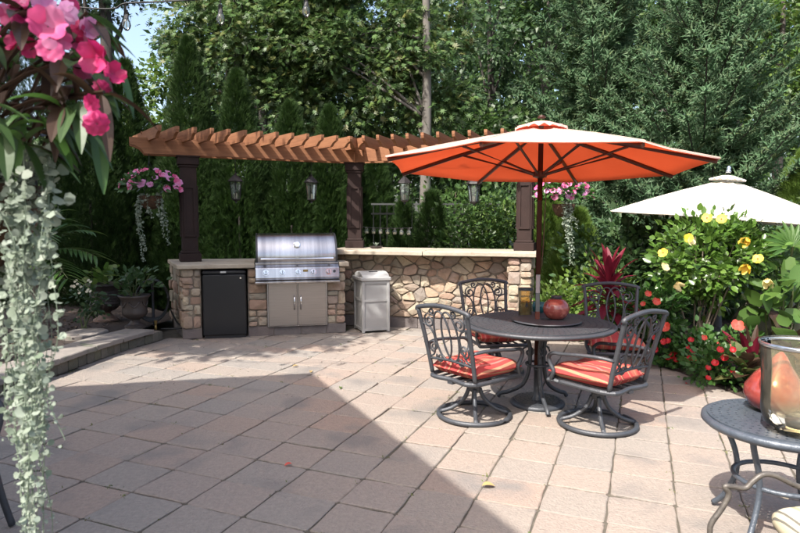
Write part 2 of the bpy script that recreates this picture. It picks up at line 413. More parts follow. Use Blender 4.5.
def scatter(name, m, parent, tmpl, pos, d, nrm, sx, sy, world=True, kind=None):
    """one mesh of many small leaves, vectorised"""
    tv, tf = tmpl; pos = np.asarray(pos, float); N = len(pos)
    d = np.asarray(d, float); d = d / (np.linalg.norm(d, axis=1, keepdims=True) + 1e-9)
    nrm = np.asarray(nrm, float); z = nrm - d * np.sum(nrm * d, axis=1, keepdims=True)
    z = z / (np.linalg.norm(z, axis=1, keepdims=True) + 1e-9); x = np.cross(d, z)
    sx = np.broadcast_to(np.asarray(sx, float), (N,))[:, None, None]; sy = np.broadcast_to(np.asarray(sy, float), (N,))[:, None, None]
    V = pos[:, None, :] + sx * tv[None, :, 0:1] * x[:, None, :] + sy * tv[None, :, 1:2] * d[:, None, :] + sx * tv[None, :, 2:3] * z[:, None, :]
    if world and parent: V = V - np.array(root_of(parent).location)
    k = len(tv); Fc = (tf[None] + (np.arange(N) * k)[:, None, None]).reshape(-1, 3)
    me = bpy.data.meshes.new(name); me.vertices.add(N * k); me.vertices.foreach_set('co', V.reshape(-1).astype(np.float32))
    nf = len(Fc); me.loops.add(nf * 3); me.loops.foreach_set('vertex_index', Fc.reshape(-1).astype(np.int32))
    me.polygons.add(nf); me.polygons.foreach_set('loop_start', (np.arange(nf) * 3).astype(np.int32))
    me.update(calc_edges=True); me.materials.append(MATS[m])
    return link(name, me, parent, kind)
def stone_mesh(name, poly, m, depth=.05, proud=.0, bev=.012, bulge=.006, rnd=None, O=None, eu=None, ev=None, en=None, off=Vector((0, 0, 0))):
    """one stone / paver: outline poly (u, v), back face, chamfer and a slightly domed face"""
    rnd = rnd or random
    n = len(poly); cu = sum(p[0] for p in poly) / n; cv = sum(p[1] for p in poly) / n
    V = []; Fc = []
    for lvl in range(3):
        for (u, v) in poly:
            dd = math.hypot(u - cu, v - cv) or 1
            q = 1 - (bev / dd if lvl == 2 else 0)
            h = (-depth, proud - bev * .7, proud + rnd.uniform(-.7, .7) * bulge)[lvl]
            V.append((cu + (u - cu) * q, cv + (v - cv) * q, h))
    V.append((cu, cv, proud + bulge))
    for r in range(2):
        for i in range(n): Fc.append([r * n + i, r * n + (i + 1) % n, (r + 1) * n + (i + 1) % n, (r + 1) * n + i])
    for i in range(n): Fc.append([2 * n + i, 2 * n + (i + 1) % n, 3 * n])
    if O is not None: V = [tuple(O + eu * a + ev * b + en * c - off) for a, b, c in V]
    me = bpy.data.meshes.new(name); me.from_pydata(V, [], Fc); me.materials.append(MATS[m])
    return me
def area(poly):
    return .5 * sum(poly[i][0] * poly[(i + 1) % len(poly)][1] - poly[(i + 1) % len(poly)][0] * poly[i][1] for i in range(len(poly)))
def soften(poly, j, rnd, cut=.2):
    """shrink by the joint, then cut the corners so that the stone is not a sharp polygon"""
    n = len(poly); cu = sum(p[0] for p in poly) / n; cv = sum(p[1] for p in poly) / n; sh = []
    for u, v in poly:
        d = math.hypot(u - cu, v - cv) or 1; q = max(.5, 1 - j * 1.3 / d); sh.append((cu + (u - cu) * q, cv + (v - cv) * q))
    out = []
    for i in range(n):
        a, b, c = sh[i - 1], sh[i], sh[(i + 1) % n]
        la = math.hypot(a[0] - b[0], a[1] - b[1]); lc = math.hypot(c[0] - b[0], c[1] - b[1])
        ta = min(cut, .018 / max(la, 1e-6)) * rnd.uniform(.6, 1.3); tc_ = min(cut, .018 / max(lc, 1e-6)) * rnd.uniform(.6, 1.3)
        out.append((b[0] + (a[0] - b[0]) * ta, b[1] + (a[1] - b[1]) * ta)); out.append((b[0] + (c[0] - b[0]) * tc_, b[1] + (c[1] - b[1]) * tc_))
    return out
def clip_half(poly, nx, ny, c):
    out = []; n = len(poly)
    for i in range(n):
        p, q = poly[i], poly[(i + 1) % n]; a = p[0] * nx + p[1] * ny - c; b = q[0] * nx + q[1] * ny - c
        if a <= 0: out.append(p)
        if (a < 0) != (b < 0) and abs(a - b) > 1e-12:
            t = a / (a - b); out.append((p[0] + (q[0] - p[0]) * t, p[1] + (q[1] - p[1]) * t))
    return out
def voronoi(w_, h_, n, rnd, sx=1.5):
    pts = []
    tries = 0; rad = math.sqrt(w_ * h_ / n)
    while len(pts) < n and tries < 4000:
        tries += 1
        p = (rnd.uniform(0, w_), rnd.uniform(0, h_)); r = rad * rnd.choice((.38, .5, .65, .85, 1.1)) * (1 - tries / 6000)
        if all(math.hypot((p[0] - q[0]) / sx, p[1] - q[1]) > r for q in pts): pts.append(p)
    cells = []
    for i, p in enumerate(pts):
        poly = [(0, 0), (w_, 0), (w_, h_), (0, h_)]
        for j, q in enumerate(pts):
            if i == j: continue
            dx, dy = (q[0] - p[0]) / sx ** 2, (q[1] - p[1])
            poly = clip_half(poly, dx, dy, dx * (p[0] + q[0]) / 2 + dy * (p[1] + q[1]) / 2)
            if len(poly) < 3: break
        if len(poly) >= 3 and area(poly) > .0012:
            q = [poly[0]]
            for pt in poly[1:]:
                if math.hypot(pt[0] - q[-1][0], pt[1] - q[-1][1]) > .02: q.append(pt)
            if len(q) >= 3: cells.append(q)
    return cells
def ashlar(u0, v0, u1, v1, rnd, mx=.30, mn=.09):
    w_, h_ = u1 - u0, v1 - v0; out = []
    if w_ <= mx and h_ <= .21 and (rnd.random() < .55 or max(w_, h_ * 1.5) < .16) or (w_ < mn * 1.6 and h_ < mn * 1.6): return [[(u0, v0), (u1, v0), (u1, v1), (u0, v1)]]
    if (h_ * 1.35 > w_ and h_ > mn * 1.3) or w_ < mn * 1.6:
        c = v0 + h_ * rnd.uniform(.35, .65); return ashlar(u0, v0, u1, c, rnd, mx, mn) + ashlar(u0, c, u1, v1, rnd, mx, mn)
    c = u0 + w_ * rnd.uniform(.35, .65); return ashlar(u0, v0, c, v1, rnd, mx, mn) + ashlar(c, v0, u1, v1, rnd, mx, mn)
def wall_stones(parent, O, eu, en, polys, rnd, m='fieldstone', joint=.009, z0=0, depth=.05, name='stone', irregular=.012):
    """each stone of a wall face is an object of its own"""
    off = root_of(parent).location
    for p in polys:
        p = [(u + rnd.uniform(-irregular, irregular), v + rnd.uniform(-irregular, irregular)) for u, v in p]
        q = soften(p, joint, rnd)
        if area(q) < .0006: continue
        me = stone_mesh(name, q, m, depth, rnd.uniform(.008, .046), rnd.uniform(.005, .011), rnd.uniform(.003, .012), rnd, O + Vector((0, 0, z0)), eu, Vector((0, 0, 1)), en, off)
        link(name, me, parent)
# ------------------------------------------------------------------ the setting
R0 = random.Random(7)
def strip_sheet(name, inner, outer, m, zf, nt=24, ns=4, kind='structure'):
    """a sheet between two edge curves, with an uneven surface"""
    a = smooth_path(inner, ns); b = smooth_path(outer, ns); mb = MB(); rr = random.Random(3); n = len(a)
    for i in range(n):
        for j in range(nt + 1):
            t = (j / nt) ** 2.2; p = a[i].lerp(b[i], t)
            mb.v.append(Vector((p.x, p.y, zf(t) + (rr.uniform(-.014, .014) if j else 0))))
    for i in range(n - 1):
        for j in range(nt): mb.f.append([i * (nt + 1) + j, i * (nt + 1) + j + 1, (i + 1) * (nt + 1) + j + 1, (i + 1) * (nt + 1) + j])
    return mb.build(name, m, kind=kind, smooth=True)
g = MB(); g.box((0, 60, -.11), (400, 400, .1)).build('ground', 'ground', kind='structure')
p = MB(); p.box((.75, 3.2, -.035), (10.9, 12.4, .05)); patio = p.build('patio', 'joint', kind='structure')

EDGE = [(1.95, 8.4), (2.0, 7.6)] + [tuple(G(*q)[:2]) for q in ((600, 345), (645, 359), (660, 366), (680, 373), (700, 381), (720, 388), (738, 396))] + [(3.0, 4.4), (3.15, 3.6), (3.4, 2.6), (3.7, 1.2), (3.9, -1)]
EDGE3 = [Vector((x, y, 0)) for x, y in EDGE]
right_bed = strip_sheet('garden_bed', EDGE3, [Vector((x + 9, y + 5, 0)) for x, y in EDGE], 'mulch', lambda t: .004 + .07 * min(1, t * 30))
WALL = [Vector(q) for q in ((-3.62, 3.0, 0), (-3.48, 4.0, 0), (-3.38, 5.0, 0), (-3.28, 6.0, 0), (-3.17, 6.7, 0), (-2.98, 7.42, 0))]
left_bed = strip_sheet('planting_bed', [q + Vector((-.30, .05, 0)) for q in WALL] + [Vector((-3.15, 8.6, 0))], [Vector((-14, 2.2 + i * 2.6, 0)) for i in range(7)], 'mulch', lambda t: .115 + .03 * min(1, t * 8))
# wood-chip litter on the beds
rr = np.random.default_rng(4); N = 2600
pts = np.column_stack([rr.uniform(2.0, 5.5, N), rr.uniform(4.2, 8.2, N), np.full(N, .085)])
ex = np.interp(pts[:, 1], [q[1] for q in EDGE][::-1], [q[0] for q in EDGE][::-1])
pts = pts[pts[:, 0] > ex + .06]
pts2 = np.column_stack([rr.uniform(-5.2, -3.7, 900), rr.uniform(5.3, 8.8, 900), np.full(900, .155)])
pts = np.vstack([pts, pts2])
scatter('mulch_chips', 'mulch_chip', None, T_LEAF, pts, rr.normal(size=(len(pts), 3)) * [1, 1, .25], rr.normal(size=(len(pts), 3)) * .4 + [0, 0, 1], rr.uniform(.015, .03, len(pts)), rr.uniform(.04, .09, len(pts)), kind='stuff')

# pavers, each a piece of the patio
EB = Vector((.9272, -.3746, 0)); EA = Vector((.3746, .9272, 0))
def paver_variants(wb, wa, n, rnd):
    out = []
    for k in range(n):
        e = .0045; a, b = wb / 2 - e, wa / 2 - e; pl = []
        for (x0, y0, x1, y1) in ((-a, -b, a, -b), (a, -b, a, b), (a, b, -a, b), (-a, b, -a, -b)):
            for t in (.035, .35, .68, .965): pl.append((x0 + (x1 - x0) * t + rnd.uniform(-.004, .004), y0 + (y1 - y0) * t + rnd.uniform(-.004, .004)))
        out.append(stone_mesh('paver', pl, 'paver', .012, 0, .006, .0015, rnd))
    return out
VL = paver_variants(.372, .318, 7, R0); VR = paver_variants(.334, .318, 7, R0)
def edge_x(y): return float(np.interp(y, [q[1] for q in EDGE][::-1], [q[0] for q in EDGE][::-1]))
def wall_x(y): return float(np.interp(y, [q.y for q in WALL], [q.x for q in WALL]))
def px_of(pnt):
    q = Vector(pnt) - Vector((0, 0, H)); c, s = math.cos(TH), math.sin(TH); d = q.y * c - q.z * s
    return (400 + F * q.x / d, 266.5 - F * (q.y * s + q.z * c) / d, d) if d > .1 else (-9999, -9999, d)
cells = []
for i in range(-16, 22):
    b0, b1 = (-1.465 + .334 * i, -1.465 + .334 * (i + 1)) if i >= 0 else (-1.465 + .372 * i, -1.465 + .372 * (i + 1))
    for j in range(-9, 22):
        a0 = 2.74 + .318 * j; c = EB * ((b0 + b1) / 2) + EA * (a0 + .159)
        if c.y < -1.2 or c.y > 8.75 or c.x > edge_x(c.y) + .12: continue
        if c.x < (wall_x(c.y) - .05 if c.y > 3.0 else -3.4): continue
        if c.y > 7.62 + .239 * (c.x + 2.72) and c.x < -.7: continue
        if c.y > 8.6 - .254 * c.x: continue
        x, y, d = px_of(c); seen = -45 < x < 845 and 200 < y < 575
        cells.append((0 if seen else 1, d, i, c))
cells.sort(key=lambda q: (q[0], q[1])); rest = MB()
for k, (u, d, i, c) in enumerate(cells):
    me = R0.choice(VR if i >= 0 else VL); ang = math.atan2(EB.y, EB.x) + (math.pi if R0.random() < .5 else 0)
    c = c + Vector((R0.uniform(-.002, .002), R0.uniform(-.002, .002), R0.uniform(-.005, .003)))
    tilt = (R0.uniform(-.011, .011), R0.uniform(-.011, .011), ang + R0.uniform(-.012, .012))
    if k < 300:
        o = link('paver', me, patio); o.location = c; o.rotation_euler = tilt
    else:
        M_ = Matrix.Translation(c) @ Matrix.Rotation(ang, 4, 'Z'); kk = len(rest.v)
        rest.v += [M_ @ v.co for v in me.vertices]; rest.f += [[kk + q for q in f.vertices] for f in me.polygons]
rest.build('paver_field', 'paver', patio, kind='stuff')
# weeds and moss along the joints
pos = []
for k in range(650):
    u, d, i, c = R0.choice(cells)
    if R0.random() < .5: q = c + EB * (-.17 - (.018 if i < 0 else 0)) + EA * R0.uniform(-.16, .16)
    else: q = c + EA * -.159 + EB * R0.uniform(-.17, .17)
    for _ in range(R0.choice((1, 2, 2, 3, 8))): pos.append((q.x + R0.uniform(-.02, .02), q.y + R0.uniform(-.02, .02), -.004))
pos = np.array(pos)
scatter('moss_tufts', 'moss', None, T_LEAF, pos, rr.normal(size=(len(pos), 3)) * .7 + [0, 0, .55], rr.normal(size=(len(pos), 3)), .007, rr.uniform(.009, .022, len(pos)), kind='stuff')
# crumbs of leaf litter blown against the kitchen
N = 420; lp = np.column_stack([rr.uniform(-3.1, 2.2, N), 8.1 - np.abs(rr.normal(0, 1.5, N)), np.full(N, .004)])
scatter('leaf_litter', 'mulch_chip', None, T_LEAF, lp[lp[:, 1] > 2.5], rr.normal(size=(N, 3))[lp[:, 1] > 2.5] * [1, 1, .1], np.tile([0, 0, 1.], ((lp[:, 1] > 2.5).sum(), 1)), rr.uniform(.008, .016, N)[lp[:, 1] > 2.5], rr.uniform(.012, .03, N)[lp[:, 1] > 2.5], kind='stuff')
# fallen leaves
for k, (x, y, s_) in enumerate(((482, 486, .075), (292, 464, .05), (298, 366, .06), (311, 371, .055), (341, 387, .05), (640, 348, .05), (686, 384, .04))):
    q = G(x, y, .006); mb = MB(); a = R0.uniform(0, 6)
    mb.blade((q.x, q.y, .008), (math.cos(a), math.sin(a), .25), s_, s_ * .62, .3, .5, 5)
    lab = ['curled yellow leaf lying in the sunlit patio', 'small orange leaf lying inside the roof shadow on the patio', 'yellow leaf lying before the steel doors on the patio', 'yellow leaf beside the tip of the roof shadow', 'green leaf fallen between the trash bin and the roof shadow tip',
           'dry leaf fallen by the red flower bed', 'red leaf fallen by the patio edge'][k]
    tag(mb.build('fallen_leaf', ('leaf_tan', 'petal_coral', 'leaf_tan', 'leaf_tan', 'leaf_bright', 'leaf_tan', 'petal_red')[k]), lab, 'leaf', 'leaves fallen on the patio')

# low retaining wall on the left
wt = thing('retaining_wall', 'low stone retaining wall with broad flagstone caps along the planting bed', 'wall', (-3.3, 6.0, 0))
wp = smooth_path(WALL, 6)
core = MB()
for k in range(len(wp) - 1):
    a, b = wp[k], wp[k + 1]; d = (b - a); nrm = Vector((-d.y, d.x, 0)).normalized()
    core.prism([(a.x + nrm.x * .02, a.y + nrm.y * .02), (b.x + nrm.x * .02, b.y + nrm.y * .02), (b.x + nrm.x * .3, b.y + nrm.y * .3), (a.x + nrm.x * .3, a.y + nrm.y * .3)], -.02, .112)
core.build('wall_core', 'mortar', wt, world=True)
acc = 0; off = Vector((-3.3, 6.0, 0))
for k in range(0, len(wp) - 1):
    a, b = wp[k], wp[k + 1]; d = b - a; L = d.length; eu = d.normalized(); en = Vector((eu.y, -eu.x, 0))
    for z0, z1 in ((0, .112),):
        for u0, u1 in ((.001, L - .001),):
            pl = [(u0, z0), (u1, z0), (u1, z1), (u0, z1)]
            me = stone_mesh('block', soften(pl, .002, R0, .1), 'wall_block', .03, .008 + R0.uniform(0, .012), .006, .003, R0, a, eu, Vector((0, 0, 1)), en, off)
            link('block', me, wt)
for k in range(0, len(wp) - 3, 4):
    e1 = min(k + 4, len(wp) - 1); fr = []; bk = []
    for q in range(k, e1 + 1):
        d = (wp[min(q + 1, len(wp) - 1)] - wp[max(q - 1, 0)]).normalized(); nrm = Vector((-d.y, d.x, 0))
        sh = d * (.006 if q == k else (-.006 if q == e1 else 0)); j_ = R0.uniform(-.008, .008)
        fr.append(wp[q] - nrm * (.045 + j_) + sh); bk.append(wp[q] + nrm * (.34 + j_) + sh)
    pl = [(q.x, q.y) for q in fr] + [(q.x, q.y) for q in bk[::-1]]
    mb = MB(); mb.prism(pl, .114, .168 + R0.uniform(-.002, .003), .008); mb.build('cap_stone', 'bluestone', wt, world=True)
q = G(84, 334, .15)
mb = MB(); mb.prism([(q.x + .22 * math.cos(a) * (1 + .12 * math.sin(3 * a)), q.y + .30 * math.sin(a) * (1 + .1 * math.cos(2 * a))) for a in [i * math.pi / 6 for i in range(12)]], .10, .175, .01)
tag(mb.build('stepping_stone', 'bluestone'), 'flat grey stepping stone set in the dark mulch bed', 'stepping stone')

# the house whose eave throws the big shadow (behind the camera, to the left)
C = Vector((-3.12, 2.59, 0)); hu = Vector((.432, -.902, 0)); hv = Vector((-.976, -.216, 0))
ho = thing('house', 'pale sided house behind the patio with deep eaves', 'house', C)
c2 = C + hu * .5 + hv * .5
mb = MB(); W = [c2, c2 + hv * 7, c2 + hv * 7 + hu * 2.9, c2 + hu * 2.9]
mb.prism([(q.x, q.y) for q in W], 0, 4.85); mb.build('wall', 'siding', ho, world=True)
mb = MB(); k = 0
Rf = [C, C + hv * 8, C + hv * 8 + hu * 3.9, C + hu * 3.9]; ctr = (Rf[0] + Rf[2]) / 2
for z in (4.86, 5.0): mb.v += [Vector((q.x, q.y, z)) for q in Rf]
mb.v += [Vector((*(C + hv * 2 + hu * 1.95)[:2], 5.8)), Vector((*(C + hv * 6 + hu * 1.95)[:2], 5.8))]
mb.f += [[0, 1, 2, 3], [0, 4, 5, 1], [1, 5, 6, 2], [2, 6, 7, 3], [3, 7, 4, 0], [4, 8, 9, 5], [5, 9, 6], [6, 9, 8, 7], [7, 8, 4]]
mb.build('roof', 'roof', ho, world=True)
for s_, z0 in ((.8, 1.0), (2.1, 1.0), (.8, 3.2), (2.1, 3.2)):
    q = c2 + hu * s_ - hv * .02; mb = MB(); mb.box((q.x, q.y, z0 + .6), (1.0, .08, 1.25), math.atan2(hu.y, hu.x)); wf = mb.build('window', 'silver_rim', ho, world=True)
    mb = MB(); q = q - hv * .03; mb.box((q.x, q.y, z0 + .6), (.86, .06, 1.1), math.atan2(hu.y, hu.x)); mb.build('pane', 'fridge_black', wf, world=True)

# ------------------------------------------------------------------ grill island
RS = random.Random(21)
F0 = Vector((-2.72, 7.41, 0)); IE = Vector((.9726, .2323, 0)); IN = Vector((-.2323, .9726, 0)); IA = math.atan2(IE.y, IE.x)
UP = Vector((0, 0, 1))
def Lc(s, d, z=0): return F0 + IE * s + IN * d + UP * z
isl = thing('grill_island', 'angled outdoor kitchen island of mixed tan fieldstone with sandstone top', 'kitchen island', tuple(Lc(1.0, .4)))
XY = lambda q: (q.x, q.y)
back_left = G(168, 259.3, .94); sideB = Vector((back_left.x + .06, back_left.y - .04, 0))
mb = MB(); mb.prism([XY(Lc(.03, .04)), XY(Lc(.232, .04)), XY(Lc(.232, 1.0)), XY(sideB + Vector((.05, 0, 0)))], 0, .884)
mb.prism([XY(Lc(.803, .04)), XY(Lc(2.04, .04)), XY(Lc(2.04, 1.0)), XY(Lc(.803, 1.0))], 0, .69)
mb.prism([XY(Lc(.803, .041)), XY(Lc(.905, .041)), XY(Lc(.905, 1.0)), XY(Lc(.803, 1.0))], .69, .884)
mb.prism([XY(Lc(1.955, .041)), XY(Lc(2.04, .041)), XY(Lc(2.04, 1.0)), XY(Lc(1.955, 1.0))], .69, .884)
mb.prism([XY(Lc(.232, .72)), XY(Lc(.803, .72)), XY(Lc(.803, .999)), XY(Lc(.232, .999))], 0, .884)
mb.build('wall', 'mortar', isl, world=True)
EN = Vector((IE.y, -IE.x, 0))
wall_stones(isl, Lc(0, .045), IE, EN, ashlar(.005, .13, .235, .882, RS, .22, .08), RS, irregular=.006)
wall_stones(isl, Lc(0, .045), IE, EN, ashlar(.802, .13, 1.045, .69, RS, .26, .07) + ashlar(.802, .69, .91, .882, RS), RS, irregular=.006)
wall_stones(isl, Lc(0, .045), IE, EN, ashlar(1.808, .13, 2.06, .69, RS, .26, .07) + ashlar(1.95, .69, 2.06, .882, RS), RS, irregular=.006)
ed = (Lc(.03, .04) - sideB); eu = ed.normalized(); sl_ = ed.length
wall_stones(isl, sideB, eu, Vector((eu.y, -eu.x, 0)), ashlar(0, .13, sl_ + .02, .882, RS, .3, .1), RS, irregular=.008)
off = isl.location
for s0, s1 in ((.0, .235), (.80, 1.12), (1.126, 1.47), (1.476, 1.80), (1.806, 2.06)):
    me = stone_mesh('base_block', [(s0, 0), (s1, 0), (s1, .124), (s0, .124)], 'base_block', .06, .012 + RS.uniform(-.003, .003), .005, .001, RS, Lc(0, .045), IE, UP, EN, off); link('base_block', me, isl)
me = stone_mesh('base_block', [(0, 0), (sl_, 0), (sl_, .124), (0, .124)], 'base_block', .06, .012, .005, .001, RS, sideB, eu, UP, Vector((eu.y, -eu.x, 0)), off); link('base_block', me, isl)
def rough_poly(cor, rnd, step=.12, amp=.007):
    out = []
    for i in range(len(cor)):
        a, b = cor[i], cor[(i + 1) % len(cor)]; n = max(1, int((b - a).length / step))
        for k in range(n):
            q = a.lerp(b, k / n); out.append((q.x + rnd.uniform(-amp, amp), q.y + rnd.uniform(-amp, amp)))
    return out
for cor in ([Lc(-.045, -.04), Lc(.895, -.04), Lc(.895, 1.04), Vector((back_left.x, back_left.y, 0))], [Lc(1.965, -.04), Lc(2.10, -.04), Lc(2.10, 1.04), Lc(1.965, 1.04)], [Lc(.90, .66), Lc(1.96, .66), Lc(1.96, 1.03), Lc(.90, 1.03)]):
    mb = MB(); mb.prism(rough_poly(cor, RS), .886, .94, .008); mb.build('counter_slab', 'sandstone', isl, world=True)
# steel double doors under the grill
for s0, s1, hs in ((1.055, 1.424, 1.385), (1.430, 1.80, 1.468)):
    c = Lc((s0 + s1) / 2, .005, .405); mb = MB(); mb.rbox(c, (s1 - s0 - .004, .05, .555), .006, IA); dr = mb.build('door', 'steel_door', isl, world=True)
    mb = MB(); mb.tube([Lc(hs, -.02, .34), Lc(hs, -.055, .36), Lc(hs, -.062, .43), Lc(hs, -.055, .50), Lc(hs, -.02, .52)], .009, 8); mb.build('handle', 'chrome', dr, world=True, smooth=True)
mb = MB(); mb.rbox(Lc(1.4275, .022, .405), (.775, .05, .582), .004, IA); mb.build('door_frame', 'steel', isl, world=True)

# gas grill set into the island: local x along the front, y into the island
gr = thing('gas_grill', 'built-in stainless steel gas grill with domed hood and five knobs', 'grill', tuple(Lc(1.43, 0)), IA)
hw = .53
mb = MB(); mb.rbox((0, .30, .80), (2 * hw - .03, .66, .22), .01); mb.build('firebox', 'dark_steel', gr)
prof = [(-.02, .955), (-.025, 1.02), (-.012, 1.09), (.02, 1.16), (.07, 1.225), (.13, 1.275), (.20, 1.305), (.30, 1.318), (.42, 1.31), (.52, 1.28), (.58, 1.22), (.60, 1.10), (.60, .955)]
prof = [(v.x, v.y) for v in smooth_path([Vector((a, b, 0)) for a, b in prof], 4)]
mb = MB(); mb.extrude(prof, -hw + .035, hw - .035); hd = mb.build('hood', 'steel', gr, sharp=.6)
for s_ in (-1, 1):
    mb = MB(); mb.extrude([(y - .004 if y < .2 else y, z + .004 if z > 1 else z) for y, z in prof], s_ * (hw - .034), s_ * (hw - .012)); mb.build('end_cap', 'dark_steel', hd)
mb = MB(); mb.tube([(-hw + .07, -.075, 1.0), (hw - .07, -.075, 1.0)], .014, 10)
for s_ in (-1, 0, 1): mb.box((s_ * (hw - .12), -.045, 1.0), (.03, .06, .022))
mb.build('handle', 'chrome', hd, smooth=False)
q = Matrix.Rotation(math.radians(62), 3, 'X')
mb = MB(); mb.lathe([(.0, -.01), (.044, -.01), (.044, .012), (.036, .016), (.0, .016)], 24)
for i, v in enumerate(mb.v): mb.v[i] = q @ v + Vector((0, .02, 1.175))
th_ = mb.build('thermometer', 'chrome', hd)
mb = MB(); mb.lathe([(0, .0165), (.033, .0165), (.033, .019), (0, .019)], 24)
for i, v in enumerate(mb.v): mb.v[i] = q @ v + Vector((0, .02, 1.175))
mb.build('dial', 'badge', th_)
mb = MB(); mb.extrude([(-.05, .925), (-.05, .95), (.03, .956), (.66, .956), (.66, .925)], -hw, hw); mb.build('trim_shelf', 'steel', gr, bevel=.004)
mb = MB(); mb.extrude([(-.12, .735), (-.14, .76), (-.115, .885), (-.06, .923), (.05, .923), (.05, .735)], -hw, hw); cp = mb.build('control_panel', 'steel', gr, bevel=.006)
mb = MB(); mb.extrude([(-.15, .690), (-.155, .715), (-.12, .73), (.04, .73), (.04, .69)], -hw - .004, hw + .004); mb.build('drip_tray', 'steel', gr, bevel=.004)
nn = Vector((0, -.98, .2)).normalized()
for i, x in enumerate((-.40, -.195, .0, .195, .39)):
    b0 = Vector((x, -.127, .83)); mb = MB()
    mb.tube([b0, b0 + nn * .012], .036, 20); bz = mb.build('knob', 'chrome', gr)
    mb = MB(); mb.tube([b0 + nn * .010, b0 + nn * .022, b0 + nn * .05], [.034, .031, .027], 18); mb.build('grip', 'silver_rim', bz, smooth=False)
    mb = MB(); mb.box(b0 + nn * .052, (.007, .008, .046)); mb.build('pointer', 'dark_steel', bz)
b0 = Vector((.465, -.124, .835)); mb = MB(); mb.tube([b0, b0 + nn * .014], .018, 14); mb.build('igniter_button', 'dark_steel', gr)
mb = MB(); mb.rbox((.095, -.131, .85), (.062, .012, .026), .004); mb.build('badge', 'brass', gr)

# small refrigerator in the island bay
fa = IA; fr = thing('mini_refrigerator', 'black under-counter refrigerator in the stone island bay', 'refrigerator', tuple(Lc(.518, 0)), fa)
mb = MB(); mb.rbox((0, .32, .44), (.525, .58, .84), .012); mb.build('cabinet', 'fridge_black', fr)
mb = MB(); mb.rbox((0, -.005, .425), (.532, .06, .775), .014); d_ = mb.build('door', 'fridge_black', fr)
mb = MB(); mb.rbox((0, -.004, .838), (.532, .062, .046), .014); mb.build('door_top', 'fridge_black', d_)
mb = MB(); mb.box((-.01, -.037, .842), (.07, .006, .022)); mb.build('badge', 'badge', d_)
mb = MB(); mb.tube([(.20, -.034, .765), (.20, -.042, .765)], .012, 14); mb.build('lock', 'chrome', d_)
mb = MB(); mb.box((0, .02, .022), (.50, .05, .04)); mb.build('kick_plate', 'dark_steel', fr)

# ------------------------------------------------------------------ raised bar
BE = Vector((.9692, -.2462, 0)); BN = Vector((.2462, .9692, 0)); B0 = Vector((-1.0, 8.499, 0)); BEN = Vector((BE.y, -BE.x, 0))
def Bc(s, d, z=0): return B0 + BE * s + BN * d + UP * z
bar = thing('stone_bar', 'raised bar wall of irregular pink and tan fieldstone with long slab top', 'bar', tuple(Bc(1.3, .2)))
mb = MB(); mb.prism([XY(Bc(0, .045)), XY(Bc(2.80, .045)), XY(Bc(2.80, .58)), XY(Bc(0, .75))], 0, 1.02)
mb.prism([XY(Bc(2.535, -.19)), XY(Bc(2.795, -.19)), XY(Bc(2.795, .06)), XY(Bc(2.535, .06))], 0, 1.021); mb.build('wall', 'mortar', bar, world=True)
cells_ = voronoi(2.56, .86, 128, RS)
wall_stones(bar, Bc(0, .045), BE, BEN, [[(u, v + .155) for u, v in q] for q in cells_], RS, irregular=.006, joint=.0075)
wall_stones(bar, Bc(0, -.185), BE, BEN, ashlar(2.515, .155, 2.815, 1.018, RS, .2, .08), RS, irregular=.006)
wall_stones(bar, Bc(2.54, .03), -BN, -BE, ashlar(0, .155, .22, 1.018, RS, .2, .1), RS, irregular=.004)
wall_stones(bar, Bc(2.795, -.18), BN, BE, ashlar(0, .155, .5, 1.018, RS, .25, .1), RS, irregular=.006)
off = bar.location
for k in range(6):
    me = stone_mesh('base_block', [(k * .425 + .003, 0), (k * .425 + .422, 0), (k * .425 + .422, .148), (k * .425 + .003, .148)], 'base_block', .06, .015 + RS.uniform(-.003, .003), .005, .001, RS, Bc(0, .045), BE, UP, BEN, off); link('base_block', me, bar)
me = stone_mesh('base_block', [(2.515, 0), (2.815, 0), (2.815, .148), (2.515, .148)], 'base_block', .06, .015, .005, .001, RS, Bc(0, -.185), BE, UP, BEN, off); link('base_block', me, bar)
for s0, s1, bk0, bk1 in ((-.02, 1.40, .80, .72), (1.406, 2.87, .72, .62)):
    mb = MB(); mb.prism(rough_poly([Bc(s0, -.27), Bc(s1, -.27), Bc(s1, bk1), Bc(s0, bk0)], RS, .14, .008), 1.023, 1.08, .008); mb.build('counter_slab', 'sandstone', bar, world=True)

# ------------------------------------------------------------------ pergola
PL, PM, PR = Vector((-2.82, 8.05, 0)), Vector((-.675, 9.0, 0)), Vector((1.70, 8.16, 0))
pg = thing('pergola', 'cedar pergola with curved-end rafters on three dark brown posts', 'pergola', tuple(PM))
D1 = (PM - PL).normalized(); D2 = (PR - PM).normalized(); ZB = 2.335
def post(c, z0, ang):
    R_ = Matrix.Rotation(ang, 3, 'Z'); mb = MB()
    mb.rbox(c + UP * ((z0 + ZB) / 2), (.20, .20, ZB - z0 - .002), .006, ang); po = mb.build('post', 'post_brown', pg, world=True)
    for zc, w_, h_ in ((z0 + .055, .27, .108), (z0 + .125, .235, .03), (ZB - .06, .265, .115), (ZB - .135, .235, .03), (ZB - .012, .30, .02)):
        mb = MB(); mb.rbox(c + UP * zc, (w_, w_, h_), .006, ang); mb.build('moulding', 'post_brown', po, world=True)
    zc = (z0 + ZB) / 2 - .03; hh = (ZB - z0) * .23
    for f in range(4):
        Q = Matrix.Rotation(ang + f * math.pi / 2, 3, 'Z'); mb = MB()
        for dx, dz, sx, sz in ((-.062, 0, .022, 2 * hh), (.062, 0, .022, 2 * hh), (0, hh, .15, .03), (0, -hh, .15, .03)):
            mb.box(c + Q @ Vector((dx, -.104, 0)) + UP * (zc + dz), (sx, .022 + (.004 if sx > .1 else 0), sz), 0, Q)
        mb.build('panel_moulding', 'post_brown', po, world=True)
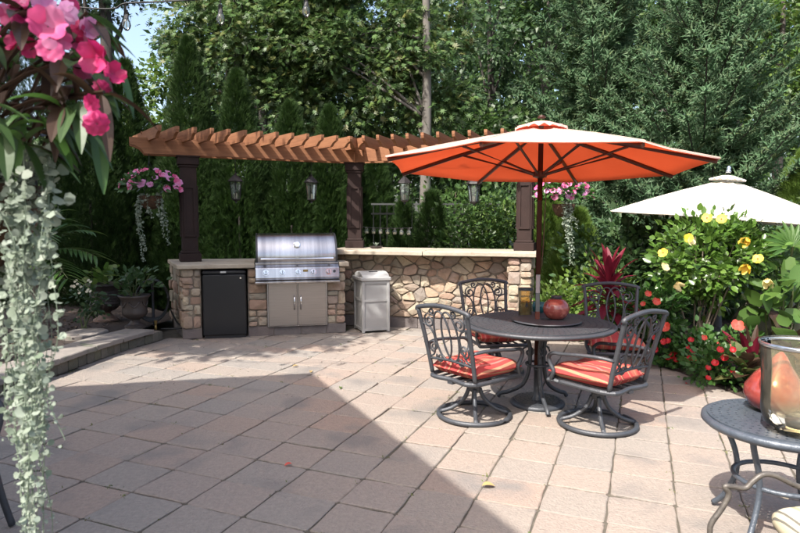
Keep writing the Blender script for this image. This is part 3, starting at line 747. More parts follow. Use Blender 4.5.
post(PL, .94, math.atan2(D1.y, D1.x)); post(PM, 1.08, 0); post(PR, 1.08, math.atan2(D2.y, D2.x))
def beam_prof(L, lcut, rcut, h=.20):
    pr = []
    if lcut: pr += [(.17, 0), (.155, .03), (.11, .075), (.055, .10), (.01, .112), (0, .12), (0, h)]
    else: pr += [(0, 0), (0, h)]
    if rcut: pr += [(L, h), (L, .12), (L - .01, .112), (L - .055, .10), (L - .11, .075), (L - .155, .03), (L - .17, 0)]
    else: pr += [(L, h), (L, 0)]
    return pr
for (A, D, L0, L1, dz, lc, rc) in ((PL, D1, -.70, (PM - PL).length, 0, True, False), (PM, D2, 0, (PR - PM).length + .62, .003, False, True)):
    N_ = Vector((-D.y, D.x, 0))
    for sd in (-1, 1):
        mb = MB(); sh = .0 if sd < 0 else .0
        mb.extrude(beam_prof(L1 - L0 + (.06 * sd if lc else 0), lc, rc), sd * .125 - .022, sd * .125 + .022, A + D * (L0 - (0 if lc else .06 * sd)) + UP * (ZB + dz), N_, D)
        mb.build('beam', 'cedar', pg, world=True)
RAF = [(-.64, .10), (-.63, .068), (-.60, .062), (-.55, .045), (-.51, .015), (-.49, 0), (.44, 0), (.46, .015), (.50, .04), (.56, .06), (.60, .065), (.62, .095), (.62, .138), (-.64, .138)]
for (A, D, s0, s1, st, dz) in ((PL, D1, -.50, (PM - PL).length - .16, .203, 0), (PM, D2, .20, (PR - PM).length + .45, .21, .002)):
    N_ = Vector((-D.y, D.x, 0)); s_ = s0; RD_ = Matrix.Rotation(math.radians(13) if dz == 0 else 0, 3, 'Z') @ N_; RX_ = Vector((RD_.y, -RD_.x, 0))
    while s_ < s1:
        mb = MB(); mb.extrude(RAF, -.02, .02, A + D * s_ + UP * (ZB + .163 + dz), RX_, RD_); mb.build('rafter', 'cedar', pg, world=True); s_ += st
    for q in (.12, .45):
        mb = MB(); c = A + D * ((s0 + s1) / 2) + N_ * q + UP * (ZB + .163 + .130 + dz)
        mb.box(c, (s1 - s0 + .12, .034, .030), math.atan2(D.y, D.x)); mb.build('purlin', 'cedar', pg, world=True)
mb = MB(); mb.extrude(RAF, -.02, .02, PM + UP * (ZB + .166), Vector((1, 0, 0)), Vector((0, 1, 0))); mb.build('rafter', 'cedar', pg, world=True)

# hanging lanterns under the beams
def lantern(c, label, top):
    t = thing('hanging_lantern', label, 'lantern', (c.x, c.y, c.z - .19), R0.uniform(0, 1), 'lanterns hung under the pergola')
    mb = MB(); mb.tube([(0, 0, .40), (0, 0, top - c.z + .19)], .004, 5); mb.build('chain', 'lantern_metal', t)
    mb = MB(); mb.lathe([(.115, .295), (.11, .305), (.07, .345), (.035, .375), (.018, .39), (.022, .40), (0, .415)], 6); mb.build('roof_cap', 'lantern_metal', t)
    mb = MB(); mb.lathe([(.0, 0), (.015, .0), (.012, .02), (.045, .035), (.062, .05), (.062, .06)], 6); mb.build('base', 'lantern_metal', t)
    mb = MB()
    for i in range(6):
        a = i * math.pi / 3; mb.tube([(.058 * math.cos(a), .058 * math.sin(a), .055), (.085 * math.cos(a), .085 * math.sin(a), .30)], .0055, 5)
    mb.build('frame', 'lantern_metal', t)
    mb = MB(); mb.lathe([(.052, .06), (.079, .295)], 6); mb.f = mb.f[:6]; mb.build('glass_pane', 'lantern_glass', t)
    mb = MB(); mb.lathe([(.0, .06), (.02, .06), (.02, .13), (.0, .14)], 10); mb.build('candle', 'wax', t)
for q, lab in (((-2.256, 8.30, 1.915), 'glass lantern hanging under the pergola above the refrigerator'), ((-1.28, 8.73, 1.925), 'glass lantern hanging above the grill beside the middle pergola post'),
               ((.066, 8.63, 1.91), 'glass lantern hanging above the row of jars behind the bar'), ((1.0, 8.17, 1.875), 'glass lantern hanging above the bar against the sunlit leafy shrub')):
    lantern(Vector(q), lab, ZB)
# row of hanging jars strung behind the bar
A_ = P(352, 226, 9.35); B_ = P(412, 228, 9.2); jt = thing('jar_garland', 'wire garland of eight small glass jars strung behind the bar', 'garland', tuple(A_))
mb = MB(); wp_ = smooth_path([A_, A_.lerp(B_, .5) - UP * .02, B_], 8); mb.tube(wp_, .006, 5); mb.tube([A_, A_ + UP * (ZB - A_.z)], .004, 5); mb.tube([B_, B_ + UP * (ZB + .1 - B_.z)], .004, 5); mb.build('wire', 'wire', jt, world=True)
for i in range(8):
    q = A_.lerp(B_, .13 + i * .117) - UP * .03; mb = MB(); mb.lathe([(.025, -.085), (.036, -.075), (.036, -.03), (.025, -.012), (.025, 0)], 10, q); j_ = mb.build('jar', 'lantern_glass', jt, world=True, smooth=True)
    mb = MB(); mb.lathe([(.028, .0), (.028, .022)], 10, q); mb.build('lid', 'jar_lid', j_, world=True)
    mb = MB(); mb.lathe([(.028, -.075), (.028, -.045)], 8, q); mb.build('sand', 'wax', j_, world=True)
# little dish with a sprig on the bar top
q = P(376, 246, 8.75); t = thing('sprig_dish', 'small dark dish holding a pale sprig on the bar top', 'dish', (q.x, q.y, 1.081))
mb = MB(); mb.lathe([(.05, 0), (.09, .012), (.10, .03), (.09, .03), (.05, .015), (0, .013)], 18); mb.build('dish', 'urn', t)
mb = MB()
for a in (.3, 1.7, 2.9, 4.1, 5.4): mb.blade((0, 0, .02), (math.cos(a) * .6, math.sin(a) * .6, 1), .10, .03, .2)
mb.build('sprig', 'leaf_silver', t)
# metal fence behind the bar
ft = thing('metal_fence', 'black metal rail fence between the shrubs behind the bar', 'fence', (-.3, 10.45, 0))
f0, f1 = Vector((-1.2, 11.2, 0)), Vector((2.4, 11.2, 0))
for z in (1.765, 1.60, .25):
    mb = MB(); mb.box((.95, 10.45, z), (2.9, .03, .03)); mb.build('rail', 'fence_rail' if z > 1.7 else 'fence_black', ft, world=True)
for i in range(25):
    mb = MB(); mb.box((-.46 + i * .117, 10.45, .90), (.018, .018, 1.74)); mb.build('picket', 'fence_black', ft, world=True)

# trash bin by the bar
tb = G(371, 332.7); th = math.radians(20)
tr = thing('trash_bin', 'beige resin trash bin with domed lid between island and bar', 'trash bin', (tb.x, tb.y + .2, 0), th)
wb_, db_ = .385, .41
mb = MB(); mb.rbox((0, 0, .36), (wb_ - .03, db_ - .03, .66), .012); mb.build('liner', 'resin', tr)
for sx in (-1, 1):
    for sy in (-1, 1):
        mb = MB(); mb.rbox((sx * (wb_ / 2 - .02), sy * (db_ / 2 - .02), .345), (.042, .042, .69), .008); mb.build('corner_post', 'resin', tr)
for z, h_ in ((.045, .035), (.43, .03), (.672, .035)):
    mb = MB(); mb.box((0, -db_ / 2 + .012, z), (wb_ - .07, .02, h_)); mb.box((-wb_ / 2 + .012, 0, z), (.02, db_ - .07, h_)); mb.build('rail', 'resin', tr)
mb = MB(); mb.rbox((0, 0, .715), (wb_ + .035, db_ + .035, .05), .01); lid = mb.build('lid_rim', 'resin', tr)
prf = [(-db_ / 2, .74), (-db_ / 2 + .03, .772), (-db_ / 2 + .09, .793), (-.06, .806), (.06, .806), (db_ / 2 - .09, .793), (db_ / 2 - .03, .772), (db_ / 2, .74)]
mb = MB(); mb.extrude(prf, -wb_ / 2 + .005, wb_ / 2 - .005); lo = mb.build('lid', 'resin', tr, bevel=.008)
mb = MB(); mb.rbox((0, -.07, .806), (.12, .035, .012), .004); mb.build('lid_handle', 'dark_steel', lo)
mb = MB()
for i in range(3): mb.box((-.05 + i * .05, -.15, .778), (.035, .012, .004))
mb.build('lid_vents', 'resin', lo)
# ------------------------------------------------------------------ patio furniture
def ring_pts(r, z, n=36, c=(0, 0)): return [(c[0] + r * math.cos(2 * math.pi * i / n), c[1] + r * math.sin(2 * math.pi * i / n), z) for i in range(n)]
def pierced_disc(mb, r0, r1, z, nr, na, hole=.5):
    """cast lattice top: each cell has a diamond opening, alternate rows staggered"""
    for i in range(nr):
        ra, rb = r0 + (r1 - r0) * i / nr, r0 + (r1 - r0) * (i + 1) / nr
        n_i = max(12, int(na * (.35 + .65 * (i + .5) / nr)))
        for j in range(n_i):
            a0, a1 = 2 * math.pi * (j + .5 * (i % 2)) / n_i, 2 * math.pi * (j + 1 + .5 * (i % 2)) / n_i
            am, rm = (a0 + a1) / 2, (ra + rb) / 2; k = len(mb.v)
            pt = lambda r, a: Vector((r * math.cos(a), r * math.sin(a), z))
            da, dr = (a1 - a0) / 2 * hole, (rb - ra) / 2 * hole
            mb.v += [pt(ra, a0), pt(rb, a0), pt(rb, a1), pt(ra, a1), pt(rm - dr, am), pt(rm, am - da), pt(rm + dr, am), pt(rm, am + da)]
            mb.f += [[k, k + 4, k + 5], [k, k + 5, k + 1], [k + 1, k + 5, k + 6], [k + 1, k + 6, k + 2], [k + 2, k + 6, k + 7], [k + 2, k + 7, k + 3], [k + 3, k + 7, k + 4], [k + 3, k + 4, k]]
TC = G(537, 403.5)
tbl = thing('dining_table', 'round cast metal patio table under the orange umbrella', 'table', (TC.x, TC.y, 0))
ZT = .665
mb = MB(); pierced_disc(mb, .05, .565, ZT, 11, 84, .42); mb.build('table_top', 'iron', tbl, solid=.012)
mb = MB(); mb.lathe([(.555, ZT - .022), (.585, ZT - .03), (.605, ZT - .014), (.60, ZT + .001), (.585, ZT + .006), (.56, ZT + .003)], 64); mb.f = [f for f in mb.f if len(f) == 4]; mb.build('rim', 'iron', tbl, smooth=True)
mb = MB(); mb.lathe([(.036, ZT - .02), (.06, ZT - .02), (.06, ZT + .006), (.036, ZT + .006)], 24); mb.f = [f for f in mb.f if len(f) == 4]; mb.build('umbrella_collar', 'iron', tbl)
for k in range(3):
    a = -math.pi / 2 + k * math.pi * 2 / 3 + .02; c_, s_ = math.cos(a), math.sin(a); q = lambda r, z: (c_ * r, s_ * r, z)
    mb = MB(); mb.tube(smooth_path([q(.30, ZT - .03), q(.17, ZT - .06), q(.075, .50), q(.07, .30), q(.12, .15), q(.24, .07), q(.31, .045), q(.335, .014)], 5), .017, 8); mb.build('leg', 'iron', tbl, smooth=True)
    mb = MB(); sp = [q(.075 + .055 * (1 - t) * math.cos(t * 9), .42 + .055 * (1 - t) * math.sin(t * 9)) for t in [i / 16 for i in range(15)]]; mb.tube(sp, .009, 6); mb.build('scroll', 'iron', tbl, smooth=True)
mb = MB(); mb.tube(ring_pts(.095, .33, 20), .010, 6, closed=True); mb.build('brace_ring', 'iron', tbl, smooth=True)
ub = thing('cast_base', 'dark pierced cast umbrella base on the patio beneath the table', 'umbrella base', (TC.x, TC.y, 0))
mb = MB(); pierced_disc(mb, .05, .19, .03, 4, 30, .45); mb.build('base_plate', 'iron', ub, solid=.01)
mb = MB(); mb.lathe([(.215, 0), (.22, .018), (.205, .03), (.185, .034)], 36); mb.f = [f for f in mb.f if len(f) == 4]; mb.build('base_rim', 'iron', ub, smooth=True)
mb = MB(); mb.lathe([(.028, .0), (.05, .035), (.03, .06), (.028, .28), (.034, .28), (.034, .30), (.026, .30)], 16); mb.build('pole_socket', 'iron', ub, smooth=True)

def make_chair():
    t = thing('patio_chair', 'chair', 'chair')
    mb = MB(); mb.tube(ring_pts(.272, .02, 40), .0185, 8, closed=True); mb.build('base_ring', 'iron', t, smooth=True)
    for k in range(4):
        a = math.pi / 4 + k * math.pi / 2; c_, s_ = math.cos(a), math.sin(a)
        mb = MB(); mb.tube(smooth_path([(c_ * .27, s_ * .27, .028), (c_ * .17, s_ * .17, .06), (c_ * .08, s_ * .08, .13), (c_ * .04, s_ * .04, .215)], 5), [.016] * 15 + [.018], 8); mb.build('base_leg', 'iron', t, smooth=True)
    mb = MB(); mb.lathe([(.03, .19), (.05, .205), (.045, .24), (.05, .262), (.075, .275), (.075, .295), (.03, .30)], 18); mb.build('swivel_hub', 'iron', t, smooth=True)
    mb = MB(); mb.box((0, -.12, .305), (.05, .30, .018)); mb.box((0, .0, .302), (.34, .05, .016)); mb.build('seat_bracket', 'iron', t)
    sc_ = [(-.235, .245), (.235, .245), (.215, -.235), (-.215, -.235)]
    mb = MB()
    mb.tube(smooth_path([(-.235, .20, .325), (-.22, .262, .318), (0, .275, .322), (.22, .262, .318), (.235, .20, .325), (.215, -.235, .325), (0, -.25, .325), (-.215, -.235, .325)], 6, True), .017, 8, closed=True)
    for x in (-.14, -.07, 0, .07, .14): mb.box((x, 0, .323), (.018, .48, .010))
    mb.build('seat_frame', 'iron', t, smooth=False)
    # cushion: pillow with tufts
    mb = MB(); n = 18
    tuft = [(-.10, .10), (.10, .10), (0, 0), (-.10, -.10), (.10, -.10)]
    for side in (1, -1):
        for i in range(n + 1):
            for j in range(n + 1):
                u, v = i / n * 2 - 1, j / n * 2 - 1
                ed = max(0, (1 - abs(u) ** 5) * (1 - abs(v) ** 5)) ** .42
                x, y = u * (.232 + .012 * v), v * .238 + .008
                dip = sum(math.exp(-((x - a) ** 2 + (y - b) ** 2) / .0016) for a, b in tuft)
                z = .395 + side * (.060 * ed) + (.010 * math.sin(x * 17 + 1) * math.cos(y * 15) * ed if side > 0 else 0) - (.020 * dip if side > 0 else 0)
                mb.v.append(Vector((x, y, z)))
    st = (n + 1) ** 2
    for i in range(n):
        for j in range(n):
            a = i * (n + 1) + j; mb.f.append([a, a + n + 1, a + n + 2, a + 1]); mb.f.append([st + a, st + a + 1, st + a + n + 2, st + a + n + 1])
    rim = [i * (n + 1) for i in range(n)] + [n * (n + 1) + j for j in range(n)] + [i * (n + 1) + n for i in range(n, 0, -1)] + [j for j in range(n, 0, -1)]
    for i in range(len(rim)):
        a, b = rim[i], rim[(i + 1) % len(rim)]; mb.f.append([a, b, st + b, st + a])
    cu = mb.build('cushion', 'cushion_red', t, smooth=True)
    mb = MB(); mb.tube([mb_v + Vector((0, 0, 0)) for mb_v in [Vector((u_ * (.235 + .012 * v_), v_ * .242 + .008, .392)) for u_, v_ in [(-1, -1), (-1, 0), (-1, 1), (0, 1), (1, 1), (1, 0), (1, -1), (0, -1)]]], .006, 6, closed=True); mb.build('piping', 'cushion_red', cu)
    # back
    lean = lambda z: -.232 - .13 * (max(0, z - .32) / .53) ** 1.15
    bz = lambda x, z: Vector((x, lean(z), z))
    for s_ in (-1, 1):
        mb = MB(); mb.tube(smooth_path([bz(s_ * .215, .325), bz(s_ * .222, .48), bz(s_ * .232, .66), bz(s_ * .245, .845)], 5), .0165, 8); mb.build('back_post', 'iron', t, smooth=True)
        mb = MB(); ay = lean(.55)
        mb.tube(smooth_path([(s_ * .228, ay, .555), (s_ * .262, ay + .10, .568), (s_ * .285, ay + .24, .562), (s_ * .287, .10, .545), (s_ * .283, .185, .538), (s_ * .272, .232, .505), (s_ * .262, .228, .455), (s_ * .255, .20, .40), (s_ * .25, .215, .36), (s_ * .238, .235, .325)], 5), .0165, 8, flat=.8); mb.build('arm', 'iron', t, smooth=True)
        mb = MB()
        for cx, cz, r0, ph, tw, tr_ in ((.150, .755, .048, math.pi * .5, -1, 1.5), (.150, .56, .046, -math.pi * .5, 1, 1.5), (.105, .475, .034, math.pi * .2, -1, 1.3), (.105, .83, .026, -math.pi * .7, 1, 1.2)):
            sp = []
            for i in range(22):
                f_ = i / 21; a = ph + tw * tr_ * 2 * math.pi * f_; r = r0 * (1.12 - .86 * f_); sp.append(bz(s_ * (cx + r * math.cos(a)), cz + r * math.sin(a)))
            mb.tube(sp, .0075, 5)
        mb.tube(smooth_path([bz(s_ * .218, .47), bz(s_ * .16, .50), bz(s_ * .125, .62), bz(s_ * .155, .70), bz(s_ * .225, .73)], 5), .0075, 5)
        mb.build('back_scroll', 'iron', t, smooth=True)
        mb = MB(); mb.tube([bz(s_ * .038 + .078 * math.cos(a), .655 + .185 * math.sin(a)) for a in [2 * math.pi * i / 30 for i in range(30)]], .008, 5, closed=True); mb.build('back_oval', 'iron', t, smooth=True)
    mb = MB(); mb.tube(smooth_path([bz(-.255, .83), bz(-.245, .85), bz(-.13, .872), bz(0, .882), bz(.13, .872), bz(.245, .85), bz(.255, .83)], 5), .0175, 8); mb.build('top_rail', 'iron', t, smooth=True)
    mb = MB(); mb.tube(smooth_path([bz(-.222, .455), bz(0, .47), bz(.222, .455)], 6), .011, 6); mb.build('lower_rail', 'iron', t, smooth=True)
    return t
ch0 = make_chair(); tc2 = Vector((TC.x, TC.y, 0))
def aim(o, f): o.rotation_euler[2] = math.atan2(f[1], f[0]) - math.pi / 2
CH = [(G(474, 415.5), (.75, .66), 'ornate iron swivel chair with red striped cushion standing between the roof shadow and the table'),
      (G(597, 424.5), (-.60, .80), 'ornate iron swivel chair with red striped cushion casting its shadow toward the flower bed'),
      (Vector((.93, 5.82, 0)), (.20, -.98), 'ornate iron swivel chair in shade with its back to the stone bar'),
      (Vector((1.97, 5.45, 0)), (-.22, -.97), 'ornate iron swivel chair in shade in front of the red-leaved plant')]
for k, (c, f, lab) in enumerate(CH):
    o = ch0 if k == 0 else copy_tree(ch0)
    o.location = (c.x, c.y, 0); aim(o, f); o['label'] = lab; o['group'] = 'swivel chairs around the patio table'

def umbrella(name, label, loc, R, zr, za, tilt, outer, inner, pole_m, turn=math.pi / 8, runner=.22, sleeve=True):
    t = thing(name, label, 'umbrella', loc)
    M_ = Matrix.Translation((0, 0, zr)) @ Matrix.Rotation(tilt[0], 4, 'X') @ Matrix.Rotation(tilt[1], 4, 'Y') @ Matrix.Translation((0, 0, -zr))
    TF = lambda p_: M_ @ Vector(p_)
    vs_ = [(R * math.cos(turn + k * math.pi / 4), R * math.sin(turn + k * math.pi / 4)) for k in range(8)]
    ht = lambda t_: za - (za - zr) * (t_ + .035 * math.sin(math.pi * t_) * -1)
    n1, n2 = 9, 6
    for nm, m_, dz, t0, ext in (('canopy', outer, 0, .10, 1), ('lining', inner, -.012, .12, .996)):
        mb = MB()
        for k in range(8):
            (x0, y0), (x1, y1) = vs_[k], vs_[(k + 1) % 8]; kk = len(mb.v)
            for i in range(n1 + 1):
                t_ = t0 + (ext - t0) * i / n1
                for j in range(n2 + 1):
                    s_ = j / n2; bow = 1 - .022 * math.sin(math.pi * s_) * t_
                    mb.v.append(TF(((x0 + (x1 - x0) * s_) * t_ * bow, (y0 + (y1 - y0) * s_) * t_ * bow, ht(t_) + dz - .018 * math.sin(math.pi * s_) * math.sin(math.pi * min(1, t_ * .95)))))
            if nm == 'canopy':                       # hem
                for j in range(n2 + 1):
                    q = mb.v[kk + n1 * (n2 + 1) + j]; mb.v.append(q + Vector((0, 0, -.005)))
            rows = n1 + (1 if nm == 'canopy' else 0)
            for i in range(rows):
                for j in range(n2): a = kk + i * (n2 + 1) + j; mb.f.append([a, a + n2 + 1, a + n2 + 2, a + 1])
        cn = mb.build(nm, m_, t, smooth=True)
        if nm == 'canopy': can = cn
    for (x, y) in vs_:                                # stitched seams over the ribs
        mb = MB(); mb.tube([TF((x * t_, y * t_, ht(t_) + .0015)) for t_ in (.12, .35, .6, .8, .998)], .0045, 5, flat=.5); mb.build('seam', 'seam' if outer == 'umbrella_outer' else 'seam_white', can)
    mb = MB(); ns = 32; z1 = za + .02
    for i, (r, z) in enumerate(((.02, z1 + .028), (.08, z1 + .018), (.15, z1 - .006), (.205, z1 - .032))):
        for j in range(ns):
            a = turn + 2 * math.pi * j / ns; sc2 = (.022 * abs(math.sin(a * 8 - turn * 8)) if i == 3 else 0); mb.v.append(TF((r * math.cos(a), r * math.sin(a), z - sc2 + .01 * (i == 3))))
    for i in range(3):
        for j in range(ns): mb.f.append([i * ns + j, i * ns + (j + 1) % ns, (i + 1) * ns + (j + 1) % ns, (i + 1) * ns + j])
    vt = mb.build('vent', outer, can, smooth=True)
    mb = MB(); mb.v = []; 
    for i, (r, z) in enumerate(((.05, z1 + .01), (.20, z1 - .042))):
        for j in range(ns): a = 2 * math.pi * j / ns; mb.v.append(TF((r * math.cos(a), r * math.sin(a), z)))
    for j in range(ns): mb.f.append([j, (j + 1) % ns, ns + (j + 1) % ns, ns + j])
    mb.build('vent_lining', inner if inner == 'umbrella_white' else 'vent_red', can, smooth=True)
    zt = za + .02; zrun = zr - .05 + runner * .0
    mb = MB(); mb.tube([(0, 0, .05), (0, 0, .76)], .019, 10)
    if sleeve: mb.tube([(0, 0, 1.06), TF((0, 0, zt))], .0205, 10)
    else: mb.tube([(0, 0, .76), TF((0, 0, zt))], .019, 10)
    po = mb.build('pole', pole_m, t, smooth=True)
    if sleeve: mb = MB(); mb.tube([(0, 0, .755), (0, 0, 1.065)], .018, 10); mb.build('pole_sleeve', 'resin', po, smooth=True)
    mb = MB(); k9 = .25 if inner != 'umbrella_white' else 1; mb.lathe([(.0, 0), (.03, .0), (.034, .02 * k9), (.02, .045 * k9), (.026, .065 * k9), (.012, .085 * k9), (0, .09 * k9)], 12)
    mb.v = [TF(v + Vector((0, 0, za + .075))) for v in mb.v]; mb.build('finial', pole_m if inner != 'umbrella_white' else 'silver_rim', t, smooth=True)
    mb = MB(); mb.lathe([(.022, zrun - .05), (.055, zrun - .04), (.055, zrun), (.022, zrun + .01)], 14); mb.v = [TF(v) for v in mb.v]; mb.build('runner', pole_m, t)
    for k, (x, y) in enumerate(vs_):
        mb = MB(); mb.tube([TF((x * t_, y * t_, ht(t_) - .030)) for t_ in (.03, .3, .6, .985)], .0135, 6, flat=1.3); rb = mb.build('rib', pole_m, t)
        mb = MB()
        mb.tube([TF((x * .035, y * .035, zrun - .02)), TF((x * .52, y * .52, ht(.52) - .042))], .0115, 6); mb.build('strut', pole_m, rb)
    if sleeve:
        mb = MB(); mb.tube([TF((.02, -.03, zrun - .03)), TF((.045, -.04, zr - .2)), (.03, -.03, 1.3), (.022, -.022, 1.12)], .004, 5); mb.build('cord', pole_m, t)
    return t
UC = Vector((TC.x - .01, TC.y, 0))
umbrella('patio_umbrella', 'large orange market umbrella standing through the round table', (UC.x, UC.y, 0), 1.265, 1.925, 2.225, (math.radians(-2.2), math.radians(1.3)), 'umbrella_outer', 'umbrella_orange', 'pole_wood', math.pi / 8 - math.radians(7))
W2 = P(722, 219, 7.5)
umbrella('patio_umbrella', 'cream white market umbrella behind the yellow hibiscus', (W2.x, W2.y, 0), 1.36, 1.50, 2.00, (math.radians(1.5), math.radians(4.5)), 'umbrella_white', 'umbrella_white', 'silver_rim', math.pi / 8 - math.radians(28), sleeve=False)
mb = MB(); mb.lathe([(.22, .06), (.23, .1), (.05, .15), (.03, .4), (.0, .4)], 24, (0, 0, 0)); o = mb.build('umbrella_stand', 'iron'); o.location = (W2.x, W2.y, 0)
tag(o, 'round iron stand holding the cream white umbrella in the garden', 'umbrella base')

# things on the table
zt = ZT + .006
t = thing('lazy_susan', 'dark round turntable around the umbrella pole on the table', 'turntable', (TC.x + .06, TC.y - .02, zt))
mb = MB(); mb.lathe([(.10, 0), (.10, .012), (.265, .014), (.275, .022), (.27, .028), (.05, .028), (.05, .014)], 48); mb.f = [f for f in mb.f if len(f) == 4]; mb.build('turntable', 'iron', t, smooth=False)
zt2 = zt + .029
def on_table(px, py, Y): q = P(px, py, Y); return (q.x, q.y)
x, y = on_table(525, 316, 5.05)
t = thing('candle_hurricane', 'amber mottled glass cylinder with dark rim on the patio table', 'candle holder', (x, y, zt))
mb = MB(); mb.lathe([(.0, .002), (.055, .002), (.056, .235)], 28); mb.f = [f for f in mb.f if len(f) == 4]; mb.build('glass_cylinder', 'amber_glass', t, smooth=True)
mb = MB(); mb.lathe([(.054, .232), (.060, .232), (.060, .25), (.054, .25)], 28); mb.f = [f for f in mb.f if len(f) == 4]; mb.build('rim', 'iron', t)
mb = MB(); mb.lathe([(.0, .004), (.038, .004), (.038, .13), (.0, .125)], 20); mb.build('candle', 'wax', t)
mb = MB(); mb.tube([(-.01, -.058, .10), (0, -.059, .14), (.012, -.058, .10)], .004, 5); mb.tube([(0, -.059, .09), (0, -.059, .15)], .003, 5); mb.build('medallion', 'iron', t)
x, y = on_table(539, 314, 5.12)
mb = MB(); mb.lathe([(.03, 0), (.05, .01), (.062, .05), (.055, .09), (.05, .09), (.05, .085)], 24); o = mb.build('glass_bowl', 'teal', smooth=True); o.location = (x, y, zt2); tag(o, 'small teal bowl behind the umbrella pole on the table', 'bowl')
x, y = on_table(556, 318, 4.80)
t = thing('ceramic_vase', 'glossy round red crackle vase with dark neck on the turntable', 'vase', (x, y, zt2))
mb = MB(); mb.lathe([(.045, 0), (.075, .012), (.100, .05), (.106, .085), (.095, .125), (.065, .155), (.04, .165)], 36); mb.build('body', 'pot_red', t, smooth=True)
mb = MB(); mb.lathe([(.042, .163), (.040, .178), (.048, .186), (.040, .188), (.03, .17)], 24); mb.build('neck', 'iron', t, smooth=True)

# ------------------------------------------------------------------ right foreground: side table with glass, lounge chair
SX, SY, SZ = 1.83, 2.80, .54
t = thing('side_table', 'round blue-grey cast metal side table with pierced top and curved legs', 'table', (SX, SY, 0), .25)
mb = MB(); pierced_disc(mb, .03, .325, SZ, 8, 54, .5); mb.build('table_top', 'iron_blue', t, solid=.012)
mb = MB(); mb.lathe([(.315, SZ - .03), (.335, SZ - .036), (.352, SZ - .02), (.35, SZ - .002), (.338, SZ + .005), (.32, SZ + .003)], 56); mb.f = [f for f in mb.f if len(f) == 4]; mb.build('rim', 'iron_blue', t, smooth=True)
for k in range(4):
    a = math.radians(200 + 90 * k); c_, s_ = math.cos(a), math.sin(a); q = lambda r, z: (c_ * r, s_ * r, z)
    mb = MB(); mb.tube(smooth_path([q(.29, SZ - .02), q(.27, .45), q(.215, .33), q(.205, .22), q(.26, .08), q(.315, .014)], 5), .014, 8); mb.build('leg', 'iron_blue', t, smooth=True)
mb = MB(); mb.tube(ring_pts(.20, .26, 28), .012, 8, closed=True); mb.build('brace_ring', 'iron_blue', t, smooth=True)
q = P(772, 405, 2.92)
t = thing('glass_ornament', 'red crackle glass teardrop ornament standing behind the hurricane glass', 'ornament', (q.x, q.y, SZ + .006))
mb = MB(); mb.lathe([(.035, 0), (.10, .017), (.137, .07), (.137, .115), (.105, .175), (.058, .235), (.026, .285), (.007, .305), (0, .306)], 36)
mb.v = [Matrix.Rotation(.12, 3, 'Y') @ v for v in mb.v]; mb.build('body', 'glass_red', t, smooth=True)
q = P(800, 430, 2.62)
t = thing('hurricane_glass', 'wide clear glass hurricane vase with silver rim on the side table', 'vase', (q.x, q.y, SZ + .006))
mb = MB(); mb.lathe([(.0, .012), (.09, .012), (.145, .045), (.158, .10), (.160, .25), (.172, .40)], 44); mb.f = [f for f in mb.f if len(f) == 4]; mb.build('glass', 'hurricane_glass', t, smooth=True)
mb = MB(); mb.lathe([(.168, .392), (.176, .396), (.178, .408), (.170, .412)], 44); mb.f = [f for f in mb.f if len(f) == 4]; mb.build('rim', 'silver_rim', t, smooth=True)
mb = MB(); mb.lathe([(.0, 0), (.10, .0), (.095, .012), (.06, .02)], 36); mb.build('foot', 'hurricane_glass', t, smooth=True)
mb = MB(); mb.lathe([(.0, .03), (.055, .03), (.06, .055), (.0, .06)], 24); mb.build('candle', 'iron_blue', t, smooth=True)

t = thing('lounge_chair', 'bronze armed lounge chair with cream striped cushion beside the side table', 'chair', (1.62, 1.95, 0))
YA = 2.18
arm = [P(709, 545, YA), P(711, 524, YA), P(722, 508, YA), P(729, 494, YA), P(724.5, 486.5, YA), P(733, 486.5, YA), P(745, 488, YA), P(753, 481, YA), P(763, 474.5, YA), P(776, 476, YA), P(800, 487, YA), P(840, 497, YA)]
arm[0].z = .30
mb = MB(); mb.tube(smooth_path([(arm[0].x + .03, YA, 0.012), (arm[0].x - .02, YA, .15)] + arm + [(2.05, YA, .50)], 5), .0105, 8); mb.build('arm', 'bronze_arm', t, world=True, smooth=True)
mb = MB(); d_ = Vector((0, -.66, 0)); mb.tube(smooth_path([Vector((arm[0].x + .03, YA, 0.012)) + d_, Vector((arm[0].x - .02, YA, .15)) + d_] + [a + d_ for a in arm] + [Vector((2.05, YA, .50)) + d_], 5), .016, 8); mb.build('arm', 'bronze_arm', t, world=True, smooth=True)
for yy in (YA, YA - .66):
    mb = MB(); mb.tube(smooth_path([(2.05, yy, .50), (2.12, yy, .30), (2.0, yy, .12), (2.06, yy, .012)], 5), .016, 8); mb.build('leg', 'bronze_arm', t, world=True, smooth=True)
mb = MB(); mb.tube([(1.25, YA - .02, .31), (2.06, YA - .02, .29)], .014, 8); mb.tube([(1.25, YA - .64, .31), (2.06, YA - .64, .29)], .014, 8); mb.tube([(1.25, YA - .66, .31), (1.25, YA, .31)], .014, 8); mb.build('seat_frame', 'bronze_arm', t, world=True)
mb = MB(); mb.rbox((0, 0, 0), (.58, .60, .13), .045); cu = mb.build('seat_cushion', 'cushion_cream', t, subsurf=2, smooth=True); cu.location = (-.02, -.12, .43); cu.rotation_euler = (0, -.02, 0)
mb = MB(); mb.rbox((0, 0, 0), (.60, .14, .58), .045); cu = mb.build('back_cushion', 'cushion_cream', t, subsurf=2, smooth=True); cu.location = (.40, -.10, .68); cu.rotation_euler = (0, .25, math.pi / 2)

